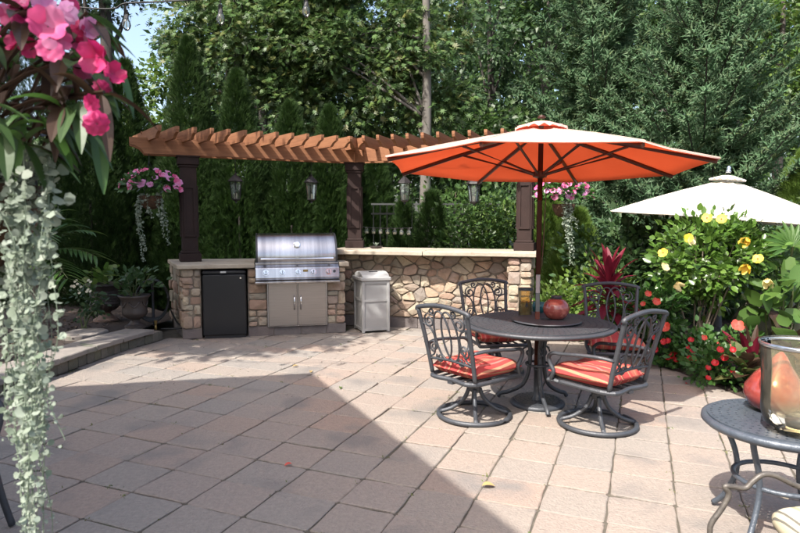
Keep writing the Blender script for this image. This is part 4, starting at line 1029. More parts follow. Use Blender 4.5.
# ------------------------------------------------------------------ garden chair arm at the left edge
t = thing('garden_chair', 'dark iron garden chair behind the long silver trailers of the basket', 'chair', (-2.02, 2.42, 0), math.radians(-60))
for s_ in (-1, 1):
    mb = MB(); mb.tube(smooth_path([(s_ * .27, -.27, .40), (s_ * .285, -.29, .66), (s_ * .29, 0, .66), (s_ * .29, .24, .645), (s_ * .29, .29, .58), (s_ * .28, .25, .40), (s_ * .28, .27, .20), (s_ * .29, .31, .012)], 5), .016, 8); mb.build('arm', 'iron', t, smooth=True)
    mb = MB(); mb.tube(smooth_path([(s_ * .26, -.27, .42), (s_ * .27, -.28, .2), (s_ * .28, -.33, .012)], 5), .015, 8); mb.build('leg', 'iron', t, smooth=True)
    mb = MB(); mb.tube(smooth_path([(s_ * .25, -.26, .42), (s_ * .25, -.33, .72), (s_ * .23, -.38, .98), (0, -.395, 1.04)], 5), .015, 8); mb.build('back_frame', 'iron', t, smooth=True)
for k in range(7):
    mb = MB(); mb.box((-.21 + .07 * k, 0, .415), (.05, .54, .012)); mb.build('seat_slat', 'iron', t)
for k in range(5):
    x = -.16 + .08 * k; mb = MB(); mb.tube([(x, -.265, .42), (x, -.33, .72), (x * .95, -.385, 1.0 + .02 * (2 - abs(k - 2)))], .008, 6); mb.build('back_slat', 'iron', t)
mb = MB(); mb.tube([(-.27, .26, .405), (.27, .26, .405)], .013, 6); mb.tube([(-.27, -.26, .405), (.27, -.26, .405)], .013, 6); mb.build('seat_frame', 'iron', t)

# ------------------------------------------------------------------ urns, hose
def urn(name, label, loc, s_, handles):
    t = thing(name, label, 'planter', loc)
    k = s_
    mb = MB(); mb.lathe([(.30 * k, 0), (.30 * k, .05 * k), (.20 * k, .10 * k), (.12 * k, .2 * k), (.13 * k, .24 * k)], 32); mb.build('foot', 'urn_foot' if handles else 'urn', t, smooth=False)
    mb = MB(); mb.lathe([(.13 * k, .24 * k), (.24 * k, .29 * k), (.34 * k, .38 * k), (.37 * k, .46 * k), (.355 * k, .52 * k), (.36 * k, .80 * k), (.42 * k, .90 * k), (.46 * k, .94 * k), (.46 * k, .98 * k), (.40 * k, .98 * k), (.37 * k, .9 * k)], 36, flute=(1, 2, .03) if handles else None); bo = mb.build('bowl', 'urn', t, smooth=not handles)
    mb = MB()
    if handles:
        for z in (.55, .62, .69, .76): mb.tube(ring_pts(.363 * k, z * k, 32), .008 * k, 5, closed=True)
        mb.build('banding', 'urn', bo)
        for s2 in (-1, 1):
            mb = MB(); mb.tube(smooth_path([(s2 * .30 * k, 0, .42 * k), (s2 * .44 * k, 0, .40 * k), (s2 * .47 * k, 0, .52 * k), (s2 * .40 * k, 0, .60 * k), (s2 * .36 * k, 0, .56 * k)], 5), .02 * k, 6); mb.build('handle', 'urn', t, smooth=True)
    else:
        for kk in range(6):
            a = kk * math.pi / 3 - 1.2; sw = [(.365 * k * math.cos(a + u * .8), .365 * k * math.sin(a + u * .8), (.80 - .16 * math.sin(math.pi * (u + .5))) * k) for u in [i / 8 - .5 for i in range(9)]]; mb.tube(sw, .022 * k, 6)
        mb.build('swag', 'urn', bo, smooth=True)
    mb = MB(); mb.lathe([(.39 * k, .90 * k), (0, .93 * k)], 20); mb.build('soil', 'mulch', t)
    return t
u1 = P(106, 317, 8.05); urn('garden_urn', 'large dark banded urn with handles standing in the mulch bed', (u1.x, u1.y, .135), .52, True)
u2 = P(137, 327, 7.38); urn('garden_urn', 'smaller dark bowl urn with swags standing on the wall cap', (u2.x - .02, u2.y, .169), .41, False)
def planted(loc, n, size, spread, m, tm, seed, name, label, hgt):
    r_ = np.random.default_rng(seed); t = thing(name, label, 'plant', loc)
    pos = r_.normal(size=(n, 3)) * [spread, spread, hgt * .35] + [0, 0, hgt * .55]; pos[:, 2] = np.clip(pos[:, 2], .02, hgt)
    d = pos * [1.2, 1.2, .5] + [0, 0, .05] + r_.normal(size=(n, 3)) * .06
    scatter('foliage', m, t, tm, pos, d, r_.normal(size=(n, 3)) * .4 + [0, -.2, 1], size * r_.uniform(.5, .9, n), size * r_.uniform(.8, 1.2, n), world=False)
    mb = MB()
    for i in range(8):
        q = pos[i]; mb.tube([(q[0] * .2, q[1] * .2, -.04), (q[0] * .7, q[1] * .7, q[2] * .6), tuple(q)], .005, 5)
    mb.build('stem', 'stem', t); return t
planted((u1.x, u1.y, .135 + .49), 55, .10, .10, 'leaf_bright', T_ROUND, 3, 'potted_plant', 'bright green broad-leaved seedling growing in the large urn', .20)
planted((u2.x - .02, u2.y, .169 + .385), 130, .095, .13, 'leaf_dark', T_OVAL, 4, 'potted_plant', 'dark glossy leaved shrub growing in the smaller urn', .30)
q = P(153, 318, 7.72)
t = thing('garden_hose', 'black garden hose coiled on a stand behind the smaller urn', 'hose', (q.x, q.y, .10), .35)
pth = []
for i in range(9 * 22):
    a = i / 22 * 2 * math.pi; k_ = i // 22; pth.append(((.25 + .012 * math.sin(k_ * 2.3)) * math.cos(a) * .78, -.10 + .024 * (i / 22), .36 + (.26 + .012 * math.cos(k_ * 1.7)) * math.sin(a)))
pth += smooth_path([pth[-1], (.25, .1, .12), (.33, -.1, .03), (.50, -.15, .02), (.36, -.25, .012), (.10, -.22, .012)], 6)
mb = MB(); mb.tube(pth, .0115, 6); mb.build('coil', 'hose', t, smooth=True)
mb = MB(); mb.tube([(0, .13, 0), (0, .13, .62)], .018, 8); mb.tube([(0, .13, .58), (0, -.12, .60)], .03, 10); mb.build('stand', 'iron', t)
mb = MB(); mb.lathe([(.014, 0), (.018, .03), (.014, .06), (.02, .10), (.022, .12)], 10, (.04, -.26, .012)); mb.build('nozzle', 'brass', t)

# ------------------------------------------------------------------ string lights overhead
st = thing('string_lights', 'black wire string of clear bulbs strung over the patio', 'string lights', (-1.5, 4.3, 3.0))
wpts = [Vector((-5.15, 4.25, 3.35)), P(60, 5.5, 4.3), P(130, 3.2, 4.3), P(200, -.5, 4.3), P(306, -9, 4.4), P(420, -26, 4.7), Vector((3.0, 5.4, 3.7)), Vector((6.5, 6.2, 4.6))]
wire = smooth_path(wpts, 14); mb = MB(); mb.tube(wire, .006, 5); mb.build('wire', 'wire', st, world=True)
wn = np.array([tuple(q) for q in wire])
for px in (33, 127, 220, 306, 398, 490, 580):
    i = int(np.argmin([abs(px_of(q)[0] - px) if q.y > 1 else 1e9 for q in wire])); a = wire[i]
    mb = MB(); mb.tube([a, a - UP * .07], .0045, 5); mb.tube([a - UP * .045, a - UP * .105], [.014, .017], 8); b_ = mb.build('socket', 'bulb_socket', st, world=True)
    mb = MB(); mb.lathe([(0, -.185), (.012, -.182), (.024, -.165), (.029, -.145), (.024, -.12), (.014, -.103)], 12, a); mb.build('bulb', 'lantern_glass', b_, world=True, smooth=True)
    mb = MB(); mb.tube([a - UP * .11, a - UP * .16], .003, 5); mb.build('filament', 'brass', b_, world=True)
mb = MB(); mb.tube([(6.5, 6.2, 0), (6.5, 6.2, 4.7)], .06, 10); mb.lathe([(.10, 0), (.10, .12), (.065, .16)], 10, (6.5, 6.2, .0)); tag(mb.build('light_pole', 'bark'), 'wooden pole carrying the far end of the string lights', 'pole')
# ------------------------------------------------------------------ trees
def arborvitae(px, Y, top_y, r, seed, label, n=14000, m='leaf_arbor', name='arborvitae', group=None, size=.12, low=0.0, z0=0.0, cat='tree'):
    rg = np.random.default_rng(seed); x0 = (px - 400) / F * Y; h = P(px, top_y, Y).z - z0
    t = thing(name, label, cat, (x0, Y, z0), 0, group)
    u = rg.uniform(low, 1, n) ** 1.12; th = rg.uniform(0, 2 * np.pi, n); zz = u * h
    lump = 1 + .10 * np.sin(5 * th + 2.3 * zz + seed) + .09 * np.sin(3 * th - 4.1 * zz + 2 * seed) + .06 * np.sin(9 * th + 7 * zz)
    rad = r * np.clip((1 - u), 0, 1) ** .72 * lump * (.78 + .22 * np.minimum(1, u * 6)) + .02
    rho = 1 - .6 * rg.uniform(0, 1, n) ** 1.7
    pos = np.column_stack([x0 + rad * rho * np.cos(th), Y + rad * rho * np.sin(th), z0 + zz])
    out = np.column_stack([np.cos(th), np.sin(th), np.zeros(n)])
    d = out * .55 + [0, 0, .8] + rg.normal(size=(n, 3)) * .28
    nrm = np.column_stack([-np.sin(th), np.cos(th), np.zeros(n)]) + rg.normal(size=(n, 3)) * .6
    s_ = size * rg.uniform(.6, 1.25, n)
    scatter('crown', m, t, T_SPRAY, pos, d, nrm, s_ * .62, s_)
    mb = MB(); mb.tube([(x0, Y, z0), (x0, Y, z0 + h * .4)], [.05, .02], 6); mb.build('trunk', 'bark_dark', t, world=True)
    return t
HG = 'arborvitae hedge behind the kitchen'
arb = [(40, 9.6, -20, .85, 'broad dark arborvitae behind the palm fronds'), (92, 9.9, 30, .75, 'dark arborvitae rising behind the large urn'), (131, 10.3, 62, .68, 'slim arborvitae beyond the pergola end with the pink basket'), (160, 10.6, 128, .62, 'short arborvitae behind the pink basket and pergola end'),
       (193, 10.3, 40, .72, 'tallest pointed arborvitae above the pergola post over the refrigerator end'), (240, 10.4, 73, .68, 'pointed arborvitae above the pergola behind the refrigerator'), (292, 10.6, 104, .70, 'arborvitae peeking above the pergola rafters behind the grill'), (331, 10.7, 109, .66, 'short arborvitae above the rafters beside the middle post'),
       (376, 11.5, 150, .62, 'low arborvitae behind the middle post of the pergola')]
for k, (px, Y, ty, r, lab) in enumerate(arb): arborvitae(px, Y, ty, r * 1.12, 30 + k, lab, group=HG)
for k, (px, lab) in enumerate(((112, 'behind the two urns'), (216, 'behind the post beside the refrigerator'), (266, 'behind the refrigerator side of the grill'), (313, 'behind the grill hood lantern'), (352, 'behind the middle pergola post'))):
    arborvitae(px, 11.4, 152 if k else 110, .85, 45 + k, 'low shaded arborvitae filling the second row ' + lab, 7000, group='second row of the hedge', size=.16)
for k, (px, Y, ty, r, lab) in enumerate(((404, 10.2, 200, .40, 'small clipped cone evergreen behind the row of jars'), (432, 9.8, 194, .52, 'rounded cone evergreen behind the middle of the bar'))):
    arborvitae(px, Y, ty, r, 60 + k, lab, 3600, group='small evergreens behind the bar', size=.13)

def broadleaf(name, label, base, tr, cc, cr, ncl, nl, size, m, tm=T_LEAF, bark='bark', seed=1, group=None, limb=9, clr=(.35, .7), droop=.35, hollow=.25, lean=0, ttop=None):
    rg = np.random.default_rng(seed); cc = np.array(cc, float); cr = np.array(cr, float)
    t = thing(name, label, 'tree', tuple(base), 0, group)
    v = rg.normal(size=(ncl, 3)); v /= np.linalg.norm(v, axis=1, keepdims=True)
    cen = cc + v * cr * (hollow + (1 - hollow) * rg.uniform(0, 1, (ncl, 1)) ** .45)
    idx = rg.integers(0, ncl, nl); rad = rg.uniform(clr[0], clr[1], ncl)[idx][:, None]
    w_ = rg.normal(size=(nl, 3)) * [.5, .5, .30]; pos = cen[idx] + w_ * rad
    d = w_ * 1.2 + v[idx] * .35 + [0, 0, -droop] + rg.normal(size=(nl, 3)) * .35
    nrm = rg.normal(size=(nl, 3)) * .55 + [-.15, -.35, .8]
    s_ = size * rg.uniform(.65, 1.25, nl)
    scatter('crown', m, t, tm, pos, d, nrm, s_ * (.85 if tm is T_OAK else .62), s_)
    b = Vector(base); top = Vector(ttop) if ttop else Vector(cc) + Vector((0, 0, cr[2] * .5)); mb = MB()
    mid = b.lerp(top, .5) + Vector((lean, 0, 0)); tp = smooth_path([b, mid, top], 6); mb.tube(tp, [tr * (1 - .72 * i / (len(tp) - 1)) * (1.35 if i == 0 else 1) for i in range(len(tp))], 10); mb.build('trunk', bark, t, world=True, smooth=True)
    for k in range(limb):
        c = Vector(cen[k * (ncl // max(1, limb))]); j = min(len(tp) - 2, max(2, int(len(tp) * (.35 + .5 * rg.uniform())))); a = tp[j]
        if a.z > c.z + .3: a = tp[max(1, j - 3)]
        m1 = a.lerp(c, .5) + Vector((rg.uniform(-.2, .2), rg.uniform(-.2, .2), .1 + .1 * (c - a).length * .6))
        q = smooth_path([a, m1, c], 5); mb = MB(); mb.tube(q, [max(.007, tr * .28 * (1 - .85 * i / (len(q) - 1))) for i in range(len(q))], 6); mb.build('limb', bark, t, world=True, smooth=True)
    return t
WG = 'woodland trees behind the garden'
# oak with sunlit hanging foliage above the pergola
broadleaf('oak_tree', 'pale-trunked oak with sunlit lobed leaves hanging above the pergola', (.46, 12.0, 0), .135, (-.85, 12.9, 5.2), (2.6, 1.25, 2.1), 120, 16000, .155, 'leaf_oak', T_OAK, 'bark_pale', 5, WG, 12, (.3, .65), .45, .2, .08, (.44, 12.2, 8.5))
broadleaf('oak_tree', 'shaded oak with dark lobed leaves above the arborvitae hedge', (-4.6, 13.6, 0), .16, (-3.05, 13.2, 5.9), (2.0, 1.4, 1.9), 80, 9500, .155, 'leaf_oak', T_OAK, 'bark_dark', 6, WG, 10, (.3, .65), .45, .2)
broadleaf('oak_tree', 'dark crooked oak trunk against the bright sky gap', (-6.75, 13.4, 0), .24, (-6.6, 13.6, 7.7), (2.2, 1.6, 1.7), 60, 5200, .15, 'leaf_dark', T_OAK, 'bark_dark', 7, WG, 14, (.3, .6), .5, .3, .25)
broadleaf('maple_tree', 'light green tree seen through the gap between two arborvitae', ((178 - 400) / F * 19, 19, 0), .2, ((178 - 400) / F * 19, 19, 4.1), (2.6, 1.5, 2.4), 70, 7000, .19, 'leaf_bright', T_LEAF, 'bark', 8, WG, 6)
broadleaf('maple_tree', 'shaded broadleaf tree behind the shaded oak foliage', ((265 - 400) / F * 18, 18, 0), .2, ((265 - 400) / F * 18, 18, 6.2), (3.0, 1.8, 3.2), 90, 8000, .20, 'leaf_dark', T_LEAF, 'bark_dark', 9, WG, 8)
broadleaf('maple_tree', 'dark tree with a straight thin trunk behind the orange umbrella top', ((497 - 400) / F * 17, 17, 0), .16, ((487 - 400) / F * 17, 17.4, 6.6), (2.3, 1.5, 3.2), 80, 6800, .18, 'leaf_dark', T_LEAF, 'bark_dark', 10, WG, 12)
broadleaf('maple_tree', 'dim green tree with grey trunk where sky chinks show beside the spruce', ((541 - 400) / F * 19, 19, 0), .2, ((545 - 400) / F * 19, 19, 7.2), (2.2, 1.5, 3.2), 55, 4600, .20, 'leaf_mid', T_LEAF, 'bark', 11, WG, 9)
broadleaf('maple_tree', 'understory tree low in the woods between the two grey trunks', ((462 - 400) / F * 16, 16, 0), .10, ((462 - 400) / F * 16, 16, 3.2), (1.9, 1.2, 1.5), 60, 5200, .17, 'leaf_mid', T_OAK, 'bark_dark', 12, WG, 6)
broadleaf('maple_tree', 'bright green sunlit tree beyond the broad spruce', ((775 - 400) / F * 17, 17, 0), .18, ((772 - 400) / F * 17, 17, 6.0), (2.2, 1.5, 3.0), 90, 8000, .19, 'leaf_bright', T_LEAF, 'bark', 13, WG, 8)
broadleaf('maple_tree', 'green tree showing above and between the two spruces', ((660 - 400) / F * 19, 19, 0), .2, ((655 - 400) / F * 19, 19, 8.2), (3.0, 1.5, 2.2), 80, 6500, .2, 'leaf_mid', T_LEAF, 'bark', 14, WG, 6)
far = [(-21, 27, 6.0, 'beyond the dark crooked oak trunk'), (-6.6, 28, 6.6, 'far behind the tallest arborvitae'), (-4.2, 27, 8.5, 'far behind the shaded oak'), (-.5, 29, 9.0, 'far behind the sunlit oak leaves'), (2.8, 27, 8.0, 'far behind the pale oak trunk'), (6.3, 30, 9.0, 'far behind the dim green tree'), (10.5, 28, 9.5, 'far behind the tall spruce'), (15.0, 27, 9.0, 'far behind the bright tree at the woods edge'), (20.0, 29, 9.0, 'beyond the yellow-green cypress')]
for k, (x, Y, zc, where) in enumerate(far):
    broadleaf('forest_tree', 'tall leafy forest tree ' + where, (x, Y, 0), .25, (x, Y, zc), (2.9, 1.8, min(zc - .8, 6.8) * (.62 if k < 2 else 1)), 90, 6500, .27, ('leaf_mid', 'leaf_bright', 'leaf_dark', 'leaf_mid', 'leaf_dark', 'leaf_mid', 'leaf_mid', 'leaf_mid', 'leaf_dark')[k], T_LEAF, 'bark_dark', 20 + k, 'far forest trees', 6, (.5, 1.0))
# the wood beyond, one mass
rg = np.random.default_rng(77); N = 15000; xx = rg.uniform(-34, 38, N)
hmax = np.where(xx < -9.5, 7.5, np.where(xx < -6, 11, 15.5)); zz = hmax * rg.uniform(0, 1, N) ** .8 * (1 + .12 * np.sin(xx * 1.3)); yy = 37 + rg.uniform(-2, 3, N) + zz * .15
scatter('far_wood', 'leaf_mid', None, T_LEAF, np.column_stack([xx, yy, zz]), rg.normal(size=(N, 3)) + [0, 0, -.4], rg.normal(size=(N, 3)) * .6 + [0, -.5, .7], .55, .75, kind='stuff')
# trees outside the frame that shade the kitchen and the left bed
broadleaf('shade_tree', 'shade tree beside the patio holding the string light wire', (-5.2, 4.2, 0), .14, (-4.35, 4.9, 5.3), (1.65, 1.3, .95), 90, 6200, .16, 'leaf_oak', T_OAK, 'bark', 41, None, 8, (.3, .6))
broadleaf('shade_tree', 'shade tree beyond the planting bed with the palm', (-8.8, 4.6, 0), .2, (-7.9, 4.9, 6.0), (2.5, 2.0, 1.5), 90, 6800, .18, 'leaf_oak', T_OAK, 'bark', 42, None, 8, (.4, .8))

def spruce(px, Y, h, r, seed, label, nb=150, tip=.20):
    rg = np.random.default_rng(seed); x0 = (px - 400) / F * Y; t = thing('spruce_tree', label, 'tree', (x0, Y, 0), 0, 'blue spruces at the wood edge')
    mb = MB(); mb.tube([(x0, Y, 0), (x0, Y, h)], [.16, .01], 8); mb.build('trunk', 'bark_dark', t, world=True)
    Ps, Ds, Ss = [], [], []; lm = MB()
    for k in range(nb):
        u = (k + rg.uniform()) / nb; u = u ** 1.15; z = .25 + u * (h - .3); a = k * 2.39996 + rg.uniform(-.4, .4)
        if math.sin(a) > .75 and rg.uniform() < .5: continue
        L = r * (1 - u) ** .82 * rg.uniform(.72, 1.08) + .12; rise = -.18 + .75 * u + rg.uniform(-.08, .08)
        o = np.array([math.cos(a), math.sin(a), 0]); sd = np.array([-math.sin(a), math.cos(a), 0]); npt = max(3, int(L / .105))
        pth = []
        for i in range(npt + 1):
            f = i / npt; p_ = np.array([x0, Y, z]) + o * L * f + np.array([0, 0, L * (rise * f - .28 * math.sin(math.pi * f) * (1 - u) + .16 * f * f)]); pth.append(p_)
        lm.tube([tuple(q) for q in pth[::max(1, npt // 4)]] + [tuple(pth[-1])], .012, 4)
        for i in range(1, npt + 1):
            f = i / npt; tw = (.10 + .42 * (1 - f)) * min(1, L) * rg.uniform(.6, 1.1)
            ax = pth[i] - pth[i - 1]; ax /= np.linalg.norm(ax) + 1e-9
            for s_ in (-1, 1):
                dd = ax * .75 + sd * s_ * .8 + np.array([0, 0, rg.uniform(-.22, .25)]); m_ = max(1, int(tw / .12))
                for j in range(m_):
                    Ps.append(pth[i] + dd * tw * (j + .3) / m_); Ds.append(dd + rg.normal(size=3) * .22 + [0, 0, .18]); Ss.append(tip * rg.uniform(.7, 1.2))
            if rg.uniform() < .45: Ps.append(pth[i]); Ds.append(ax + np.array([0, 0, .8]) + rg.normal(size=3) * .25); Ss.append(tip * rg.uniform(.6, 1.0))
        Ps.append(pth[-1]); Ds.append(o + np.array([0, 0, .5])); Ss.append(tip * 1.25)
    lm.build('limbs', 'bark_dark', t, world=True)
    Ss = np.array(Ss); n = len(Ps)
    scatter('crown', 'leaf_spruce', t, T_TUFT, np.array(Ps), np.array(Ds), rg.normal(size=(n, 3)), Ss * 1.05, Ss)
spruce(596, 14.0, 9.2, 2.5, 51, 'tall grey-green spruce rising behind the orange umbrella', 190, .25)
spruce(700, 11.6, 6.4, 2.75, 52, 'broad blue-green spruce behind the cream white umbrella', 190, .23)
arborvitae(803, 10.2, 150, .85, 71, 'tall yellow-green cypress behind the white umbrella', 9000, 'leaf_cypress', 'cypress', None, .13)
arborvitae(577, 8.9, 212, .62, 72, 'bright yellow-green cypress shrub beside the bar end', 7500, 'leaf_cypress', 'cypress', None, .12)
arborvitae(548, 9.6, 190, .55, 73, 'sunlit cypress shrub behind the pink basket at the bar end', 6000, 'leaf_cypress', 'cypress', None, .12)

# ------------------------------------------------------------------ shrubs and flowers
def shrub(name, label, c, r, n, size, m, tm=T_OVAL, seed=1, base=None, stems=7, stem_m='stem_wood', group=None, ncl=30, clr=.16, cat='shrub', up=.25):
    rg = np.random.default_rng(seed); c = Vector(c); b = Vector(base) if base else Vector((c.x, c.y, 0))
    t = thing(name, label, cat, tuple(b), 0, group)
    v = rg.normal(size=(ncl, 3)); v /= np.linalg.norm(v, axis=1, keepdims=True)
    cen = np.array(tuple(c)) + v * np.array(r) * (.35 + .65 * rg.uniform(0, 1, (ncl, 1)) ** .5)
    idx = rg.integers(0, ncl, n); w_ = rg.normal(size=(n, 3)); pos = cen[idx] + w_ * clr * .6
    pos[:, 2] = np.maximum(pos[:, 2], b.z + .02)
    d = w_ * .8 + v[idx] * .7 + [0, 0, up] + rg.normal(size=(n, 3)) * .3; nrm = v[idx] * .5 + rg.normal(size=(n, 3)) * .45 + [-.1, -.2, .8]
    s_ = size * rg.uniform(.6, 1.25, n)
    scatter('foliage', m, t, tm, pos, d, nrm, s_ * .72, s_)
    for k in range(stems):
        q = Vector(cen[k * ncl // stems]); a = b + Vector((rg.uniform(-.06, .06), rg.uniform(-.06, .06), 0)); mb = MB()
        mb.tube(smooth_path([a, a.lerp(q, .5) + Vector((rg.uniform(-.05, .05), rg.uniform(-.05, .05), .08)), q], 4), [.014 * max(.5, r[0]) * (1 - .7 * i / 8) + .003 for i in range(9)], 6); mb.build('stem', stem_m, t, world=True)
    return t
def flower(c, rad, face, m, parent, eye=None, petals=5, cup=.25, seed=0, name='flower', ph=0, notch=0, nseg=5, sub=0):
    """broad overlapping petals round a centre"""
    c = Vector(c); x, y, z = frame_of(Vector(face)); mb = MB(); rn = random.Random(seed)
    for k in range(petals):
        a0 = ph + 2 * math.pi * k / petals + rn.uniform(-.1, .1); wd = 1.25 * rad * rn.uniform(.92, 1.08); kk = len(mb.v); lift = rn.uniform(-.06, .06) * rad
        du = x * math.cos(a0) + y * math.sin(a0); dv = -x * math.sin(a0) + y * math.cos(a0)
        for i in range(nseg + 1):
            t_ = i / nseg; ww = wd * .5 * (math.sin(math.pi * (.12 + .76 * t_)) ** .8)
            for j in range(5):
                s_ = j / 2 - 1; rr_ = rad * t_ * (1 - notch * (1 - abs(s_)) * (t_ ** 3)) 
                mb.v.append(c + du * (rr_ + rad * .04) + dv * (ww * s_) + z * (cup * rad * t_ * t_ - .10 * rad * abs(s_) * t_ + lift * t_ + .03 * rad * (k % 2)))
        for i in range(nseg):
            for j in range(4): q = kk + i * 5 + j; mb.f.append([q, q + 1, q + 6, q + 5])
    if sub:
        for i, v in enumerate(mb.v): mb.v[i] = v + z * (rad * .05 * math.sin(9 * (v - c).dot(x) / rad + seed) * math.cos(7 * (v - c).dot(y) / rad))
    o = mb.build(name, m, parent, world=True, smooth=True, subsurf=sub)
    if eye:
        mb = MB(); mb.tube([c, c + z * rad * .12], [rad * .24, rad * .10], 8); mb.build('eye', eye, o, world=True)
        if eye == 'flower_eye': mb = MB(); mb.tube([c, c + z * rad * .6], [rad * .05, rad * .06], 6); mb.build('stamen', 'petal_yellow', o, world=True)
    return o
to_cam = lambda p_: (Vector((0, 0, H)) - Vector(p_)).normalized()
# yellow hibiscus
HY = 6.35; hc = P(708, 259, HY)
hib = shrub('hibiscus_shrub', 'tall hibiscus with yellow red-eyed flowers in front of the white umbrella', hc, (.58, .45, .42), 3100, .082, 'leaf_hibiscus', T_OVAL, 81, (hc.x - .12, HY, .05), 11, ncl=64, clr=.12)
for k, (x, y, kind) in enumerate(((707, 218, 0), (721.5, 219, 0), (758, 259, 0), (689, 238, 0), (663, 253, 0), (665, 267, 1), (691, 241, 1), (767, 280, 2), (748, 240, 2), (675, 284, 2), (747, 266, 2))):
    p_ = P(x, y, HY - .50 + (.08 if k in (4, 5) else 0)); f_ = to_cam(p_) + Vector((R0.uniform(-.8, .8), 0, R0.uniform(-.1, .8)))
    if kind == 2: flower(p_, .05, Vector((R0.uniform(-1, 1), -.3, -.3)), 'petal_cream' if k % 2 else 'petal_yellow', hib, None, 5, 1.6, k)
    else: flower(p_, R0.uniform(.042, .052) if kind == 0 else .045, f_, 'petal_yellow' if kind == 0 else 'petal_cream', hib, 'flower_eye' if kind == 0 else None, 5, .25, k, ph=k)
# red cordyline
cb = G(613, 352); cb = Vector((2.27, 6.5, .05)); t = thing('cordyline_plant', 'crimson strap-leaved cordyline behind the shaded chair', 'plant', tuple(cb))
mb = MB(); mb.tube([cb, cb + UP * .82], .022, 8); mb.build('stem', 'stem_wood', t, world=True); RC = random.Random(5)
for k in range(36):
    a = k * 2.4; f = k / 35; el = math.radians(4 + 74 * f); b_ = cb + UP * (.42 + .40 * f)
    mb = MB(); mb.blade(b_, (math.cos(a) * math.cos(el), math.sin(a) * math.cos(el), math.sin(el)), RC.uniform(.42, .60), RC.uniform(.075, .105), .55 * (1 - f) + .16, .3, 8, tip=1.0); mb.build('leaf', 'leaf_red', t, world=True)
# coral impatiens beside the chair
c = P(654, 305, 6.25); im = shrub('impatiens_plant', 'leafy bush with coral pink flowers beside the shaded chair', (c.x, c.y, .56), (.27, .24, .26), 620, .085, 'leaf_impatiens', T_OVAL, 83, (c.x, c.y, .05), 6, 'stem', ncl=24, clr=.11)
for k, (x, y, r_) in enumerate(((648, 294, .032), (656, 302, .040), (664, 327, .055), (643, 304, .025))): p_ = P(x, y, 5.95); flower(p_, r_, to_cam(p_) + Vector((R0.uniform(-.4, .4), 0, .4)), 'petal_coral', im, None, 5, .55, k)
# red impatiens along the bed
reds = [((672, 350), 6.1, .22, [(664, 342), (668, 341), (672, 356), (667, 358), (676, 360), (655, 350)], 'red impatiens mound below the coral flowered bush'),
        ((697, 352), 5.85, .20, [(691, 340), (697, 355), (700, 360), (704, 338), (690, 358), (695, 353)], 'red impatiens mound between the coral flowers and the bed edge'),
        ((716, 366), 5.35, .23, [(708, 368), (708, 378), (725, 358), (720, 350), (715, 363), (733, 350)], 'red impatiens mound at the curved patio edge beside the bronze leaves'),
        ((733, 345), 5.8, .25, [(737, 326), (733, 349), (724, 359)], 'leafy mound with one large coral bloom before the bronze plant')]
for k, ((x, y), Y, r, fl, lab) in enumerate(reds):
    c = P(x, y, Y); c.z = max(c.z, r * .7); im = shrub('impatiens_plant', lab, tuple(c), (r * 1.05, r, r * .62), 560, .06, 'leaf_impatiens', T_OVAL, 90 + k, (c.x, c.y, .04), 5, 'stem', 'impatiens along the bed', ncl=22, clr=.10, cat='flowers')
    for j, (fx, fy) in enumerate(fl):
        p_ = P(fx, fy, Y - r * .95); big = (k == 3 and j == 0); flower(p_, .056 if big else R0.uniform(.022, .032), to_cam(p_) + Vector((R0.uniform(-.4, .4), 0, .5)), 'petal_coral' if big or (k == 1 and j == 3) else 'petal_red', im, None, 5, .5, j)
    for j in range(4):
        a = R0.uniform(3.2, 6.2); p_ = Vector((c.x + r * math.cos(a), c.y + r * .95 * math.sin(a), c.z + R0.uniform(-.3, .7) * r)); p_.z = max(p_.z, .06)
        flower(p_, R0.uniform(.018, .026), to_cam(p_) + Vector((R0.uniform(-.5, .5), 0, .6)), 'petal_red', im, None, 5, .2, j)
# bronze broad-leaved plants at the bed corner
c = P(745, 366, 5.15); t = thing('begonia_plant', 'olive and bronze broad-leaved plant behind the side table', 'plant', (c.x, c.y, .05))
for k in range(15):
    a = 2.0 + k * 2.4; f = k / 14; el = math.radians(5 + 55 * f)
    mb = MB(); mb.blade((c.x, c.y, .06 + .16 * f), (math.cos(a) * math.cos(el), math.sin(a) * math.cos(el) - .15, math.sin(el)), R0.uniform(.26, .38), R0.uniform(.12, .16), .30, .25, 7, wave=.03); mb.build('leaf', 'leaf_olive' if k % 2 else 'leaf_bronze', t, world=True)
c = P(752, 352, 5.45); t = thing('canna_plant', 'dark purple strap-leaved plant rising behind the olive leaves', 'plant', (c.x, c.y, .05))
for k in range(18):
    a = k * 2.4; f = k / 17; el = math.radians(35 + 48 * f)
    mb = MB(); mb.blade((c.x, c.y, .1), (math.cos(a) * math.cos(el), math.sin(a) * math.cos(el), math.sin(el)), R0.uniform(.40, .62), R0.uniform(.06, .10), .25, .3, 7); mb.build('leaf', 'leaf_bronze' if k % 3 else 'leaf_red', t, world=True)
c = P(792, 320, 5.6); t = thing('banana_plant', 'broad green and maroon paddle-leaved plant behind the hurricane glass', 'plant', (c.x, c.y, .05))
for k, (dx, dy, dz, L) in enumerate(((-.9, -.3, .55, .62), (-.6, -.5, .9, .6), (.2, -.5, .9, .6), (-.95, .1, .25, .5), (.7, -.4, .5, .6), (-.2, .4, 1, .6), (-.4, -.9, .35, .5))):
    mb = MB(); mb.blade((c.x, c.y, .28), (dx, dy, dz), L, .20, .35, .2, 9, wave=.02); mb.build('leaf', 'leaf_tropical' if k % 3 == 1 else 'leaf_bronze', t, world=True)
mb = MB(); mb.tube([(c.x, c.y, .05), (c.x, c.y, .30)], [.05, .035], 8); mb.build('stalk', 'stem', t, world=True)
